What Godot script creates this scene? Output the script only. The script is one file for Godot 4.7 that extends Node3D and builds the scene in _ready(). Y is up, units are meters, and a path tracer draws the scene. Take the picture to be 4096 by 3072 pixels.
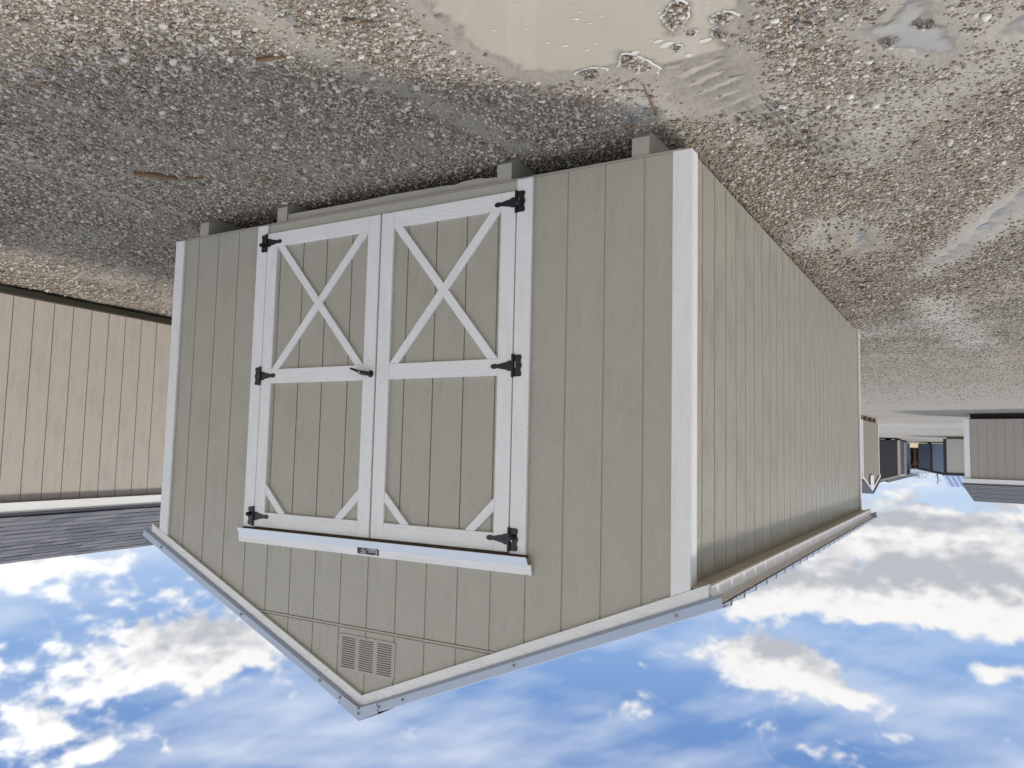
extends Node3D
# A beige shed on a gravel sales lot, photographed with the camera held upside down.

var rng := RandomNumberGenerator.new()
var M := {}
const CAM := Vector3(-2.9434, 1.5765, 3.4007)
const SLOPE := 0.4174
const B8 := 0.2032

# ------------------------------------------------------------------ mesh helpers
class MB:
	var v := PackedVector3Array()
	var n := PackedVector3Array()
	var t := PackedVector2Array()
	func tri(a: Vector3, b: Vector3, c: Vector3, ua: Vector2, ub: Vector2, uc: Vector2, nor: Vector3) -> void:
		var f := (c - a).cross(b - a)
		if f.dot(nor) < 0.0:
			v.append(a); v.append(c); v.append(b)
			t.append(ua); t.append(uc); t.append(ub)
			f = -f
		else:
			v.append(a); v.append(b); v.append(c)
			t.append(ua); t.append(ub); t.append(uc)
		f = f.normalized()
		n.append(f); n.append(f); n.append(f)
	func quad(a: Vector3, b: Vector3, c: Vector3, d: Vector3, nor: Vector3, uo := Vector2.ZERO) -> void:
		var w := (b - a).length()
		var h := (d - a).length()
		var u0 := uo
		var u1 := uo + Vector2(w, 0)
		var u2 := uo + Vector2(w, h)
		var u3 := uo + Vector2(0, h)
		tri(a, b, c, u0, u1, u2, nor)
		tri(a, c, d, u0, u2, u3, nor)
	func box(lo: Vector3, hi: Vector3, uo := Vector2.ZERO) -> void:
		prism(PackedVector2Array([Vector2(lo.x, lo.y), Vector2(hi.x, lo.y), Vector2(hi.x, hi.y), Vector2(lo.x, hi.y)]), lo.z, hi.z, 0.0, Transform3D.IDENTITY, uo)
	# polygon in local xy, extruded from z0 to z1 (front), front edge chamfered by c
	func prism(poly: PackedVector2Array, z0: float, z1: float, c := 0.0, T := Transform3D.IDENTITY, uo := Vector2.ZERO, swap := false) -> void:
		var p := poly
		if Geometry2D.is_polygon_clockwise(p):
			p = p.duplicate()
			p.reverse()
		var k := p.size()
		var q := p
		if c > 0.0:
			q = PackedVector2Array()
			for i in k:
				var e0 := (p[i] - p[(i + k - 1) % k]).normalized()
				var e1 := (p[(i + 1) % k] - p[i]).normalized()
				var m := (Vector2(-e0.y, e0.x) + Vector2(-e1.y, e1.x))
				q.append(p[i] + m * (c / maxf(0.35, 1.0 + e0.dot(e1))))
		var ids := Geometry2D.triangulate_polygon(q)
		var N: Vector3 = T.basis.z.normalized()
		for i in range(0, ids.size(), 3):
			var a := q[ids[i]]
			var b := q[ids[i + 1]]
			var d := q[ids[i + 2]]
			var ua := (Vector2(a.y, a.x) if swap else a) + uo
			var ub := (Vector2(b.y, b.x) if swap else b) + uo
			var ud := (Vector2(d.y, d.x) if swap else d) + uo
			tri(T * Vector3(a.x, a.y, z1), T * Vector3(b.x, b.y, z1), T * Vector3(d.x, d.y, z1), ua, ub, ud, N)
		var ids2 := Geometry2D.triangulate_polygon(p)
		for i in range(0, ids2.size(), 3):
			var a := p[ids2[i]]
			var b := p[ids2[i + 1]]
			var d := p[ids2[i + 2]]
			tri(T * Vector3(a.x, a.y, z0), T * Vector3(b.x, b.y, z0), T * Vector3(d.x, d.y, z0), a + uo, b + uo, d + uo, -N)
		for i in k:
			var a := p[i]
			var b := p[(i + 1) % k]
			var e := (b - a).normalized()
			var nor: Vector3 = T.basis * Vector3(e.y, -e.x, 0)
			quad(T * Vector3(a.x, a.y, z0), T * Vector3(b.x, b.y, z0), T * Vector3(b.x, b.y, z1 - c), T * Vector3(a.x, a.y, z1 - c), nor, uo + Vector2(0.3, 0.1))
			if c > 0.0:
				var a2 := q[i]
				var b2 := q[(i + 1) % k]
				quad(T * Vector3(a.x, a.y, z1 - c), T * Vector3(b.x, b.y, z1 - c), T * Vector3(b2.x, b2.y, z1), T * Vector3(a2.x, a2.y, z1), nor + N, uo)
	# tapered tube along points
	func tube(pts: Array, radii: Array, sides := 8) -> void:
		var rings := []
		for i in pts.size():
			var d: Vector3 = (pts[mini(i + 1, pts.size() - 1)] - pts[maxi(i - 1, 0)]).normalized()
			var s: Vector3 = d.cross(Vector3.UP if absf(d.y) < 0.9 else Vector3.RIGHT).normalized()
			var u: Vector3 = s.cross(d)
			var ring := []
			for j in sides:
				var a := TAU * j / sides
				ring.append(pts[i] + (s * cos(a) + u * sin(a)) * radii[i])
			rings.append(ring)
		for i in pts.size() - 1:
			for j in sides:
				var j2 := (j + 1) % sides
				var mid: Vector3 = (rings[i][j] + rings[i][j2]) * 0.5 - pts[i]
				quad(rings[i][j], rings[i][j2], rings[i + 1][j2], rings[i + 1][j], mid)
		for e in [0, pts.size() - 1]:
			var out: Vector3 = (pts[e] - pts[1 if e == 0 else e - 1])
			for j in sides:
				tri(pts[e], rings[e][j], rings[e][(j + 1) % sides], Vector2.ZERO, Vector2.ZERO, Vector2.ZERO, out)
	func mesh() -> ArrayMesh:
		var a := []
		a.resize(Mesh.ARRAY_MAX)
		a[Mesh.ARRAY_VERTEX] = v
		a[Mesh.ARRAY_NORMAL] = n
		a[Mesh.ARRAY_TEX_UV] = t
		var m := ArrayMesh.new()
		m.add_surface_from_arrays(Mesh.PRIMITIVE_TRIANGLES, a)
		return m

func obj(called: String, mesh, mat: Material, parent: Node = self) -> MeshInstance3D:
	var o := MeshInstance3D.new()
	o.name = called
	o.mesh = mesh.mesh() if mesh is MB else mesh
	o.material_override = mat
	parent.add_child(o, true)
	return o

func tag(o: Node, label: String, category: String, group := "") -> Node:
	o.set_meta("label", label)
	o.set_meta("category", category)
	if group:
		o.set_meta("group", group)
	return o

func thing(called: String, label: String, category: String, at := Vector3.ZERO, turn := 0.0, group := "") -> Node3D:
	var o := Node3D.new()
	o.name = called
	add_child(o, true)
	o.position = at
	o.rotation.y = turn
	tag(o, label, category, group)
	return o

func rect(x0: float, y0: float, x1: float, y1: float) -> PackedVector2Array:
	return PackedVector2Array([Vector2(x0, y0), Vector2(x1, y0), Vector2(x1, y1), Vector2(x0, y1)])

func ruo() -> Vector2:
	return Vector2(rng.randf() * 3.0, rng.randf() * 7.0)

# one board: polygon in the plane of T, front face at z1
func board(called: String, poly: PackedVector2Array, z0: float, z1: float, mat: Material, parent: Node, c := 0.002, T := Transform3D.IDENTITY, swap := false) -> MeshInstance3D:
	var m := MB.new()
	m.prism(poly, z0, z1, c, T, ruo(), swap)
	return obj(called, m, mat, parent)

# ------------------------------------------------------------------ textures
func noise(freq: float, sd: int, oct := 3, kind := FastNoiseLite.TYPE_SIMPLEX_SMOOTH) -> FastNoiseLite:
	var f := FastNoiseLite.new()
	f.noise_type = kind
	f.seed = sd
	f.frequency = freq
	f.fractal_type = FastNoiseLite.FRACTAL_FBM if oct > 1 else FastNoiseLite.FRACTAL_NONE
	f.fractal_octaves = oct
	return f

func nimg(f: FastNoiseLite, w: int, h: int, W: int, H: int) -> PackedFloat32Array:
	var im := f.get_seamless_image(w, h, false, false, 0.15)
	im.convert(Image.FORMAT_RF)
	if w != W or h != H:
		im.resize(W, H, Image.INTERPOLATE_CUBIC)
	return im.get_data().to_float32_array()

func grain_height(sd: int, rings: float, tick: float) -> ImageTexture:
	# embossed wood grain: u across, v along the board
	var W := 512
	var H := 1024
	var warp := nimg(noise(0.02, sd, 2), 256, 64, W, H)
	var warp2 := nimg(noise(0.05, sd + 1, 2), 256, 128, W, H)
	var fine := nimg(noise(0.22, sd + 2, 2), 512, 40, W, H)
	var ticks := nimg(noise(0.22, sd + 3, 2), 72, 1024, W, H)
	var patch := nimg(noise(0.025, sd + 4, 2), 128, 128, W, H)
	var out := PackedFloat32Array()
	out.resize(W * H)
	for y in H:
		for x in W:
			var i := y * W + x
			var r := sin(TAU * (rings * x / W + 11.0 * warp[i] + 1.6 * warp2[i]))
			var ridge := pow(maxf(0.0, r), 3.0)
			var pm := clampf((patch[i] - 0.45) * 5.0, 0.0, 1.0)
			var tk := clampf((ticks[i] - 0.53) * 4.0, 0.0, 1.0)
			out[i] = 0.5 + 0.34 * ridge * pm + 0.34 * (fine[i] - 0.5) - tick * tk * (1.0 - 0.7 * pm)
	var im := Image.create_from_data(W, H, false, Image.FORMAT_RF, out.to_byte_array())
	return ImageTexture.create_from_image(im)

func mat(c: Color, rough := 0.7, metal := 0.0) -> StandardMaterial3D:
	var m := StandardMaterial3D.new()
	m.albedo_color = c.linear_to_srgb()
	m.roughness = rough
	m.metallic = metal
	return m

func painted(c: Color, tex: Texture2D, relief: float, rough := 0.45, tile := Vector2(0.42, 1.3)) -> StandardMaterial3D:
	var m := mat(c, rough)
	m.heightmap_enabled = true
	m.heightmap_texture = tex
	m.heightmap_scale = relief
	m.uv1_scale = Vector3(1.0 / tile.x, 1.0 / tile.y, 1)
	m.albedo_texture = M.mottle
	return m

func make_materials() -> void:
	# paint mottling, slight
	var W := 256
	var a := nimg(noise(0.012, 3, 3), W, W, W, W)
	var b := nimg(noise(0.09, 4, 3), W, W, W, W)
	var im := Image.create(W, W, false, Image.FORMAT_RGB8)
	for y in W:
		for x in W:
			var k := 0.975 + 0.012 * (a[y * W + x] - 0.5) * 2.0 + 0.02 * (b[y * W + x] - 0.5)
			im.set_pixel(x, y, Color(k, k * 0.998, k * 0.99))
	M.mottle = ImageTexture.create_from_image(im)
	var g1 := grain_height(11, 20.0, 0.34)
	var g2 := grain_height(31, 16.0, 0.20)
	M.beige = painted(Color(0.448, 0.422, 0.354), g1, 0.26, 0.32)
	M.beige_side = painted(Color(0.448, 0.424, 0.360), g1, 0.70, 0.24)
	M.beige_plain = mat(Color(0.44, 0.414, 0.347), 0.55)
	M.beige_rough = painted(Color(0.45, 0.425, 0.357), g2, 0.12, 0.6)
	M.white = painted(Color(0.87, 0.87, 0.86), g2, 0.26, 0.34)
	M.metal = mat(Color(0.40, 0.46, 0.56), 0.36, 0.15)
	M.metal_white = mat(Color(0.66, 0.70, 0.76), 0.35, 0.1)
	M.roof_metal = mat(Color(0.55, 0.60, 0.66), 0.38, 0.55)
	M.soffit = mat(Color(0.54, 0.505, 0.44), 0.55)
	M.black = mat(Color(0.012, 0.013, 0.016), 0.38)
	M.black_plastic = mat(Color(0.01, 0.01, 0.01), 0.3)
	M.steel = mat(Color(0.7, 0.7, 0.7), 0.25, 0.9)
	M.screw = mat(Color(0.33, 0.35, 0.38), 0.4, 0.6)
	M.dark = mat(Color(0.02, 0.018, 0.016), 0.8)
	M.plywood = painted(Color(0.16, 0.11, 0.065), g1, 0.15, 0.8)
	M.lumber = painted(Color(0.34, 0.27, 0.17), g1, 0.15, 0.75)
	M.sticker = mat(Color(0.008, 0.009, 0.02), 0.35)
	M.print = mat(Color(0.8, 0.82, 0.85), 0.5)
	M.pink_tan = painted(Color(0.51, 0.455, 0.405), g1, 0.42, 0.55)
	M.taupe = painted(Color(0.40, 0.365, 0.33), g1, 0.2, 0.6)
	M.taupe2 = painted(Color(0.31, 0.275, 0.24), g1, 0.2, 0.6)
	M.cream = painted(Color(0.48, 0.475, 0.42), g1, 0.2, 0.6)
	M.plum = painted(Color(0.055, 0.045, 0.055), g1, 0.15, 0.6)
	M.navy = painted(Color(0.045, 0.06, 0.085), g1, 0.15, 0.6)
	M.shaded_blue = painted(Color(0.075, 0.095, 0.13), g1, 0.15, 0.6)  # blue siding darkened to stand for its shaded side
	M.blue = painted(Color(0.19, 0.245, 0.33), g1, 0.15, 0.6)
	M.pale_blue = painted(Color(0.36, 0.43, 0.5), g1, 0.1, 0.6)
	M.ink_trim = mat(Color(0.02, 0.024, 0.034), 0.6)
	M.putty = painted(Color(0.5, 0.48, 0.42), g2, 0.1, 0.6)
	M.roof_blue = mat(Color(0.26, 0.34, 0.55), 0.4, 0.25)
	M.shingle = []
	var gn := nimg(noise(0.35, 77, 2), 256, 256, 256, 256)
	var gi := Image.create(256, 256, false, Image.FORMAT_RGB8)
	for y in 256:
		for x in 256:
			var k := 0.62 + 0.75 * (gn[y * 256 + x] - 0.5)
			gi.set_pixel(x, y, Color(k, k, k * 1.02))
	M.grit = ImageTexture.create_from_image(gi)
	var gl := Image.create(256, 256, false, Image.FORMAT_RGB8)
	for y in 256:
		for x in 256:
			var k := 0.88 + 0.30 * (gn[y * 256 + x] - 0.5)
			gl.set_pixel(x, y, Color(k, k * 0.995, k * 0.985))
	M.stone_grain = ImageTexture.create_from_image(gl)
	for c in [Color(0.155, 0.16, 0.175), Color(0.18, 0.182, 0.195), Color(0.13, 0.135, 0.15), Color(0.2, 0.2, 0.21)]:
		var s := mat(c * 1.95, 0.9)
		s.albedo_texture = M.grit
		s.uv1_scale = Vector3(3, 3, 1)
		M.shingle.append(s)
	M.dark_wood = painted(Color(0.035, 0.026, 0.02), g1, 0.2, 0.85)
	M.brown_wood = painted(Color(0.12, 0.07, 0.045), g1, 0.2, 0.85)
	M.splinter = painted(Color(0.21, 0.125, 0.06), g1, 0.25, 0.8, Vector2(0.1, 0.4))
	M.twig = mat(Color(0.16, 0.11, 0.07), 0.85)
	M.straw = mat(Color(0.42, 0.36, 0.26), 0.8)
	M.foam = mat(Color(0.56, 0.545, 0.50), 0.4)
	M.leaf = mat(Color(0.05, 0.06, 0.03), 0.8)
	M.cable = mat(Color(0.22, 0.24, 0.27), 0.6)
	M.paper = mat(Color(0.8, 0.82, 0.85), 0.6)

# ------------------------------------------------------------------ sky
const CLOUDS := [ # azimuth, elevation, half width, half height, amount
	[54.0, 13.2, 6.5, 2.6, 0.85], [49.5, 14.0, 4.5, 2.2, 0.6], [60.4, 8.2, 5.0, 1.7, 0.75], [60.5, 18.5, 5.0, 3.0, 0.55], [66.0, 14.0, 4.0, 4.0, 0.4],
	[4.0, 9.4, 8.0, 1.3, 0.45], [3.0, 5.0, 10.0, 1.3, 0.35], [14.2, 13.6, 4.0, 2.0, 0.85], [9.8, 14.2, 2.6, 1.6, 0.6], [6.5, 8.4, 7.5, 1.9, 0.85], [12.8, 9.6, 4.0, 1.2, 0.55], [0.3, 8.4, 5.0, 2.6, 0.75], [2.8, 4.0, 10.0, 1.8, 0.55],
	[21.0, 17.6, 2.4, 1.0, 0.55], [23.5, 16.6, 3.0, 0.7, 0.35], [28.5, 17.2, 3.0, 0.7, 0.35], [7.3, 15.6, 2.2, 0.9, 0.5], [8.5, 18.6, 3.2, 0.9, 0.55], [-0.6, 12.9, 1.6, 0.9, 0.7], [-0.8, 16.6, 3.0, 0.9, 0.6], [5.0, 17.4, 1.8, 0.5, 0.4], [33.5, 18.5, 2.0, 0.6, 0.25],
	[-8.0, 9.0, 6.0, 3.0, 0.7], [-14.0, 15.0, 5.0, 2.0, 0.6], [74.0, 11.0, 6.0, 3.0, 0.7], [35.0, 8.0, 14.0, 2.5, 0.5], [30.0, 29.0, 7.0, 2.5, 0.5], [12.0, 27.0, 6.0, 2.0, 0.5], [50.0, 27.0, 7.0, 2.5, 0.55]]

var sn1: FastNoiseLite
var sn2: FastNoiseLite
var sn3: FastNoiseLite
const ANTISUN := Vector3(0.70, 0.0, 0.71)

func cloud_density(az: float, el: float, d: Vector3) -> float:
	var cov := -0.62
	var e := smoothstep(22.0, 34.0, el)
	if az > -25.0 and az < 90.0 and el < 36.0:
		for c in CLOUDS:
			var u: float = (az - c[0]) / c[2]
			var w: float = (el - c[1]) / c[3]
			if w < 0.0:
				w *= 1.25
			var q: float = u * u + w * w
			if q < 7.0:
				cov += c[4] * 1.3 * exp(-q * 0.9)
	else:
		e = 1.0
	cov += e * 0.67  # denser cloud beyond the view, added to light the walls
	if e > 0.0:
		cov += e * 0.5 * sn3.get_noise_3d(d.x * 1.6, d.y * 2.6, d.z * 1.6)
	var wx := 0.05 * sn2.get_noise_3d(d.x * 7.0, d.y * 12.0, d.z * 7.0 + 3.0)
	var n := sn1.get_noise_3d((d.x + wx) * 7.5, (d.y + wx * 0.6) * 13.0, d.z * 7.5)
	var f := sn3.get_noise_3d(d.x * 34.0, d.y * 60.0, d.z * 34.0)
	if el < 9.0: # low layers seen edge-on
		cov += (1.0 - smoothstep(4.0, 9.0, el)) * (0.20 + 0.75 * sn2.get_noise_3d(d.x * 5.0, d.y * 42.0, d.z * 5.0))
	return cov + n * 0.92 + f * 0.30

func sky_color(az: float, el: float) -> Color:
	var ar := deg_to_rad(az)
	var er := deg_to_rad(maxf(el, 0.0))
	var d := Vector3(sin(ar) * cos(er), sin(er), -cos(ar) * cos(er))
	var k := clampf(el / 24.0, 0.0, 1.0)
	var top := Color(0.095, 0.19, 0.415)
	var mid := Color(0.22, 0.345, 0.57)
	var low := Color(0.42, 0.515, 0.645)
	var c := low.lerp(mid, clampf(k * 2.0, 0.0, 1.0)).lerp(top, smoothstep(0.28, 1.0, k))
	# thin high veil, drawn out sideways
	var v := sn2.get_noise_3d(d.x * 1.6 + d.y * 2.2, d.y * 10.0 + d.x * 1.2, d.z * 1.6)
	var v3 := sn3.get_noise_3d(d.x * 11.0 - d.y * 9.0, d.y * 38.0 - d.x * 14.0, d.z * 11.0)
	var v2 := sn2.get_noise_3d(d.x * 6.0 + 9.0, d.y * 22.0 - d.x * 5.0, d.z * 6.0)
	var veil := clampf(0.22 + 0.85 * v + 0.45 * v2 + 0.20 * v3 + 0.26 * (1.0 - k), 0.0, 0.9)
	if el > 24.0:
		veil = lerpf(veil, 0.55, smoothstep(24.0, 40.0, el) * 0.6)
	c = c.lerp(Color(0.60, 0.64, 0.70), veil * 0.68)
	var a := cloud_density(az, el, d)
	if a > -0.36:
		var er2 := deg_to_rad(el + 0.9)
		var d2 := Vector3(sin(ar) * cos(er2), sin(er2), -cos(ar) * cos(er2))
		var b := cloud_density(az, el + 0.9, d2)
		var thick := smoothstep(0.05, 0.75, a)
		var puff := sn1.get_noise_3d(d.x * 17.0 + 3.0, d.y * 30.0, d.z * 17.0)
		var lit := smoothstep(-0.35, 1.10, 0.80 + (a - b) * 1.5 - thick * 0.66 + puff * 0.55 * thick)
		var cc := Color(0.36, 0.375, 0.405).lerp(Color(0.675, 0.67, 0.662), lit)
		# clouds away from the sun brightened, mostly out of view, to fill the walls
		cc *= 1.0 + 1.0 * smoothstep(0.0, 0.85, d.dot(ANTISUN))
		c = c.lerp(cc, pow(smoothstep(-0.27, 0.25, a), 1.2))
	return c

func make_sky() -> Image:
	sn1 = noise(1.0, 5, 6)
	sn1.fractal_gain = 0.60
	sn2 = noise(1.0, 9, 4)
	sn3 = noise(1.0, 13, 3)
	var W := 4096
	var H := 2048
	var w := 512
	var h := 256
	var lo := PackedFloat32Array()
	lo.resize(w * h * 3)
	for y in h:
		var el := 90.0 - (y + 0.5) * 180.0 / h
		for x in w:
			var c := Color(0.30, 0.29, 0.27)
			if el > -2.0:
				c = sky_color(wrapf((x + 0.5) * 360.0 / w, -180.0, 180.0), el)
			var i := (y * w + x) * 3
			lo[i] = c.r
			lo[i + 1] = c.g
			lo[i + 2] = c.b
	var im := Image.create_from_data(w, h, false, Image.FORMAT_RGBF, lo.to_byte_array())
	im.resize(W, H, Image.INTERPOLATE_BILINEAR)
	# the quarter that matters at full detail
	var x0 := -14.0
	var x1 := 76.0
	var nx := int((x1 - x0) * W / 360.0)
	var yt := int((90.0 - 27.0) * H / 180.0)
	var ny := int((90.0 + 1.0) * H / 180.0) - yt
	var sx := int(floor(x0 * W / 360.0))
	var part := PackedFloat32Array()
	part.resize(nx * ny * 3)
	for y in ny:
		var el := 90.0 - (yt + y + 0.5) * 180.0 / H
		for x in nx:
			var az := (sx + x + 0.5) * 360.0 / W
			var c := sky_color(az, el)
			var i := (y * nx + x) * 3
			part[i] = c.r
			part[i + 1] = c.g
			part[i + 2] = c.b
	var pim := Image.create_from_data(nx, ny, false, Image.FORMAT_RGBF, part.to_byte_array())
	im.blit_rect(pim, Rect2i(-sx, 0, nx + sx, ny), Vector2i(0, yt))
	im.blit_rect(pim, Rect2i(0, 0, -sx, ny), Vector2i(W + sx, yt))
	return im

# ------------------------------------------------------------------ ground
const GX0 := -5.5
const GZ0 := -9.4
const GS := 12.0
const GN := 400
var gmud := PackedFloat32Array()
var gpud := PackedFloat32Array()
var gsilt := PackedFloat32Array()
var hn1: FastNoiseLite
var hn2: FastNoiseLite
var hn3: FastNoiseLite
var gn1: FastNoiseLite

var TRACKS := [ # half width, strength, line
	[0.085, 0.95, [Vector2(-0.73, 2.2), Vector2(-0.73, 1.6), Vector2(-0.71, 1.16), Vector2(-0.78, 0.85), Vector2(-0.84, 0.55), Vector2(-0.89, 0.22), Vector2(-0.98, -0.02)]],
	[0.045, 0.85, [Vector2(1.72, 1.9), Vector2(1.75, 1.24), Vector2(1.74, 0.99), Vector2(1.82, 0.66), Vector2(1.76, 0.31), Vector2(1.72, 0.02)]],
	[0.06, 0.6, [Vector2(0.80, 1.5), Vector2(0.74, 1.23), Vector2(0.68, 0.97), Vector2(0.61, 0.60), Vector2(0.3, 0.3)]],
	[0.12, 0.6, [Vector2(-3.4, -1.5), Vector2(-3.23, -2.0), Vector2(-3.1, -2.45), Vector2(-2.94, -3.0), Vector2(-2.77, -3.53), Vector2(-2.70, -4.1)]],
	[0.20, 0.85, [Vector2(-2.0, 0.05), Vector2(-1.85, 0.1), Vector2(-1.72, 0.28)]],
	[0.28, 0.35, [Vector2(-2.6, -1.5), Vector2(-2.75, -1.0), Vector2(-2.6, -0.6)]],
	[0.25, 0.42, [Vector2(-2.2, -2.2), Vector2(-2.25, -2.8), Vector2(-2.2, -3.3)]],
	[0.22, 0.5, [Vector2(0.25, 0.25), Vector2(0.9, 0.55), Vector2(1.2, 0.7)]]]
# pale, damp silt smeared over the gravel
var SILT := [
	[0.17, 0.9, [Vector2(-3.5, -1.5), Vector2(-3.3, -2.1), Vector2(-3.02, -2.77), Vector2(-2.81, -3.31), Vector2(-2.62, -3.99)]],
	[0.26, 0.7, [Vector2(-2.64, -5.36), Vector2(-2.73, -6.6), Vector2(-3.01, -8.74)]],
	[0.16, 0.8, [Vector2(-2.15, -0.36), Vector2(-2.42, -0.29), Vector2(-2.67, -0.26)]],
	[0.17, 0.65, [Vector2(-2.51, -0.95), Vector2(-2.37, -0.62)]],
	[0.24, 0.75, [Vector2(-1.95, -2.6), Vector2(-2.31, -2.06), Vector2(-2.5, -2.0)]],
	[0.13, 0.7, [Vector2(-3.2, -0.1), Vector2(-2.8, -0.33), Vector2(-2.57, -0.73)]],
	[0.30, 0.6, [Vector2(-1.75, -7.3), Vector2(-2.39, -6.81), Vector2(-2.9, -7.0)]],
	[0.20, 0.7, [Vector2(-1.75, 0.2), Vector2(-2.0, 0.1), Vector2(-2.2, -0.2)]],
	[0.3, 0.5, [Vector2(3.0, 0.1), Vector2(3.6, -0.6), Vector2(3.4, -1.6)]]]
# water: outline, level, depth
var POOLS := [
	[[Vector2(-1.27, 2.3), Vector2(-1.25, 1.31), Vector2(-1.24, 1.14), Vector2(-1.22, 0.96), Vector2(-1.29, 0.75), Vector2(-1.4, 0.58), Vector2(-1.59, 0.51), Vector2(-1.72, 0.50), Vector2(-1.90, 0.38), Vector2(-2.06, 0.40), Vector2(-2.17, 0.52), Vector2(-2.24, 0.62), Vector2(-2.30, 0.74), Vector2(-2.36, 1.0), Vector2(-2.5, 2.2)], 0.030],
	[[Vector2(-2.55, 0.42), Vector2(-2.66, 0.41), Vector2(-2.70, 0.47), Vector2(-2.78, 0.62), Vector2(-2.88, 0.40), Vector2(-2.93, 0.24), Vector2(-2.95, 0.12), Vector2(-2.92, -0.01), Vector2(-2.80, 0.02), Vector2(-2.66, 0.20)], 0.020],
	[[Vector2(-3.0, 0.17), Vector2(-3.2, 0.3), Vector2(-3.4, 0.2), Vector2(-3.2, 0.02), Vector2(-3.05, 0.05)], 0.02],
	[[Vector2(-2.20, -2.5), Vector2(-2.30, -2.42), Vector2(-2.40, -2.55), Vector2(-2.32, -2.9), Vector2(-2.2, -2.98)], 0.016],
	[[Vector2(-3.33, -1.9), Vector2(-3.2, -1.9), Vector2(-3.02, -2.45), Vector2(-2.88, -3.0), Vector2(-2.70, -3.55), Vector2(-2.82, -3.6), Vector2(-3.0, -3.05), Vector2(-3.17, -2.5)], 0.010],
	[[Vector2(-1.80, 0.55), Vector2(-1.95, 0.60), Vector2(-2.17, 0.60), Vector2(-2.22, 0.25), Vector2(-2.12, -0.08), Vector2(-1.86, 0.03)], 0.012]]

const ISLES := [[-2.05, 0.80, 0.10, 0.045, 1.2], [-1.79, 0.55, 0.09, 0.04, 1.9], [-1.60, 0.56, 0.04, 0.03, 0.0], [-2.16, 0.62, 0.03, 0.03, 0.0], [-2.19, 0.71, 0.035, 0.03, 0.0], [-2.70, 0.25, 0.03, 0.02, 0.0], [-2.82, 0.33, 0.035, 0.025, 0.0], [-1.98, 0.58, 0.022, 0.02, 0.0], [-2.06, 0.66, 0.02, 0.02, 0.0]]

func seg_dist(p: Vector2, a: Vector2, b: Vector2) -> float:
	var ab := b - a
	var t := clampf((p - a).dot(ab) / ab.length_squared(), 0.0, 1.0)
	return p.distance_to(a + ab * t)

func poly_sd(p: Vector2, poly: Array) -> float: # positive inside
	var d := 1e9
	var inside := false
	var k := poly.size()
	for i in k:
		var a: Vector2 = poly[i]
		var b: Vector2 = poly[(i + 1) % k]
		d = minf(d, seg_dist(p, a, b))
		if (a.y > p.y) != (b.y > p.y) and p.x < (b.x - a.x) * (p.y - a.y) / (b.y - a.y) + a.x:
			inside = not inside
	return d if inside else -d

func make_ground_maps() -> void:
	hn1 = noise(0.55, 21, 3)
	hn2 = noise(4.5, 22, 3)
	hn3 = noise(16.0, 23, 2)
	gn1 = noise(0.9, 24, 4)
	gmud.resize((GN + 1) * (GN + 1))
	gpud.resize((GN + 1) * (GN + 1))
	gsilt.resize((GN + 1) * (GN + 1))
	var boxes := []
	for P in POOLS:
		var b := Rect2(P[0][0], Vector2.ZERO)
		for q in P[0]:
			b = b.expand(q)
		boxes.append(b.grow(0.25))
	for j in GN + 1:
		for i in GN + 1:
			var p := Vector2(GX0 + GS * i / GN, GZ0 + GS * j / GN)
			var wob := 0.05 * hn2.get_noise_2d(p.x, p.y)
			var m := 0.0
			for T in TRACKS:
				var pts: Array = T[2]
				var dd := 1e9
				for s in pts.size() - 1:
					dd = minf(dd, seg_dist(p, pts[s], pts[s + 1]))
				m = maxf(m, T[1] * (1.0 - smoothstep(0.4, 1.5, (dd + wob) / T[0])))
			gmud[j * (GN + 1) + i] = m
			var si := 0.0
			for T in SILT:
				var pts: Array = T[2]
				var dd := 1e9
				for q in pts.size() - 1:
					dd = minf(dd, seg_dist(p, pts[q], pts[q + 1]))
				si = maxf(si, T[1] * (1.0 - smoothstep(0.2, 1.7, (dd + wob * 1.6) / T[0])))
			gsilt[j * (GN + 1) + i] = si
			var pd := -1.0
			for k in POOLS.size():
				if boxes[k].has_point(p):
					var s := poly_sd(p, POOLS[k][0]) + wob * 0.8
					pd = maxf(pd, s)
			gpud[j * (GN + 1) + i] = pd

func look(a: PackedFloat32Array, x: float, z: float, other: float) -> float:
	var fx := (x - GX0) / GS * GN
	var fz := (z - GZ0) / GS * GN
	if fx < 0.0 or fz < 0.0 or fx >= GN or fz >= GN:
		return other
	var i := int(fx)
	var j := int(fz)
	var u := fx - i
	var w := fz - j
	var k := j * (GN + 1) + i
	return lerpf(lerpf(a[k], a[k + 1], u), lerpf(a[k + GN + 1], a[k + GN + 2], u), w)

func terrain(x: float, z: float) -> float: # the broad shape only
	return maxf(0.36 * smoothstep(-5.0, -19.0, z), 0.13 * smoothstep(2.4, 4.6, x))

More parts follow.
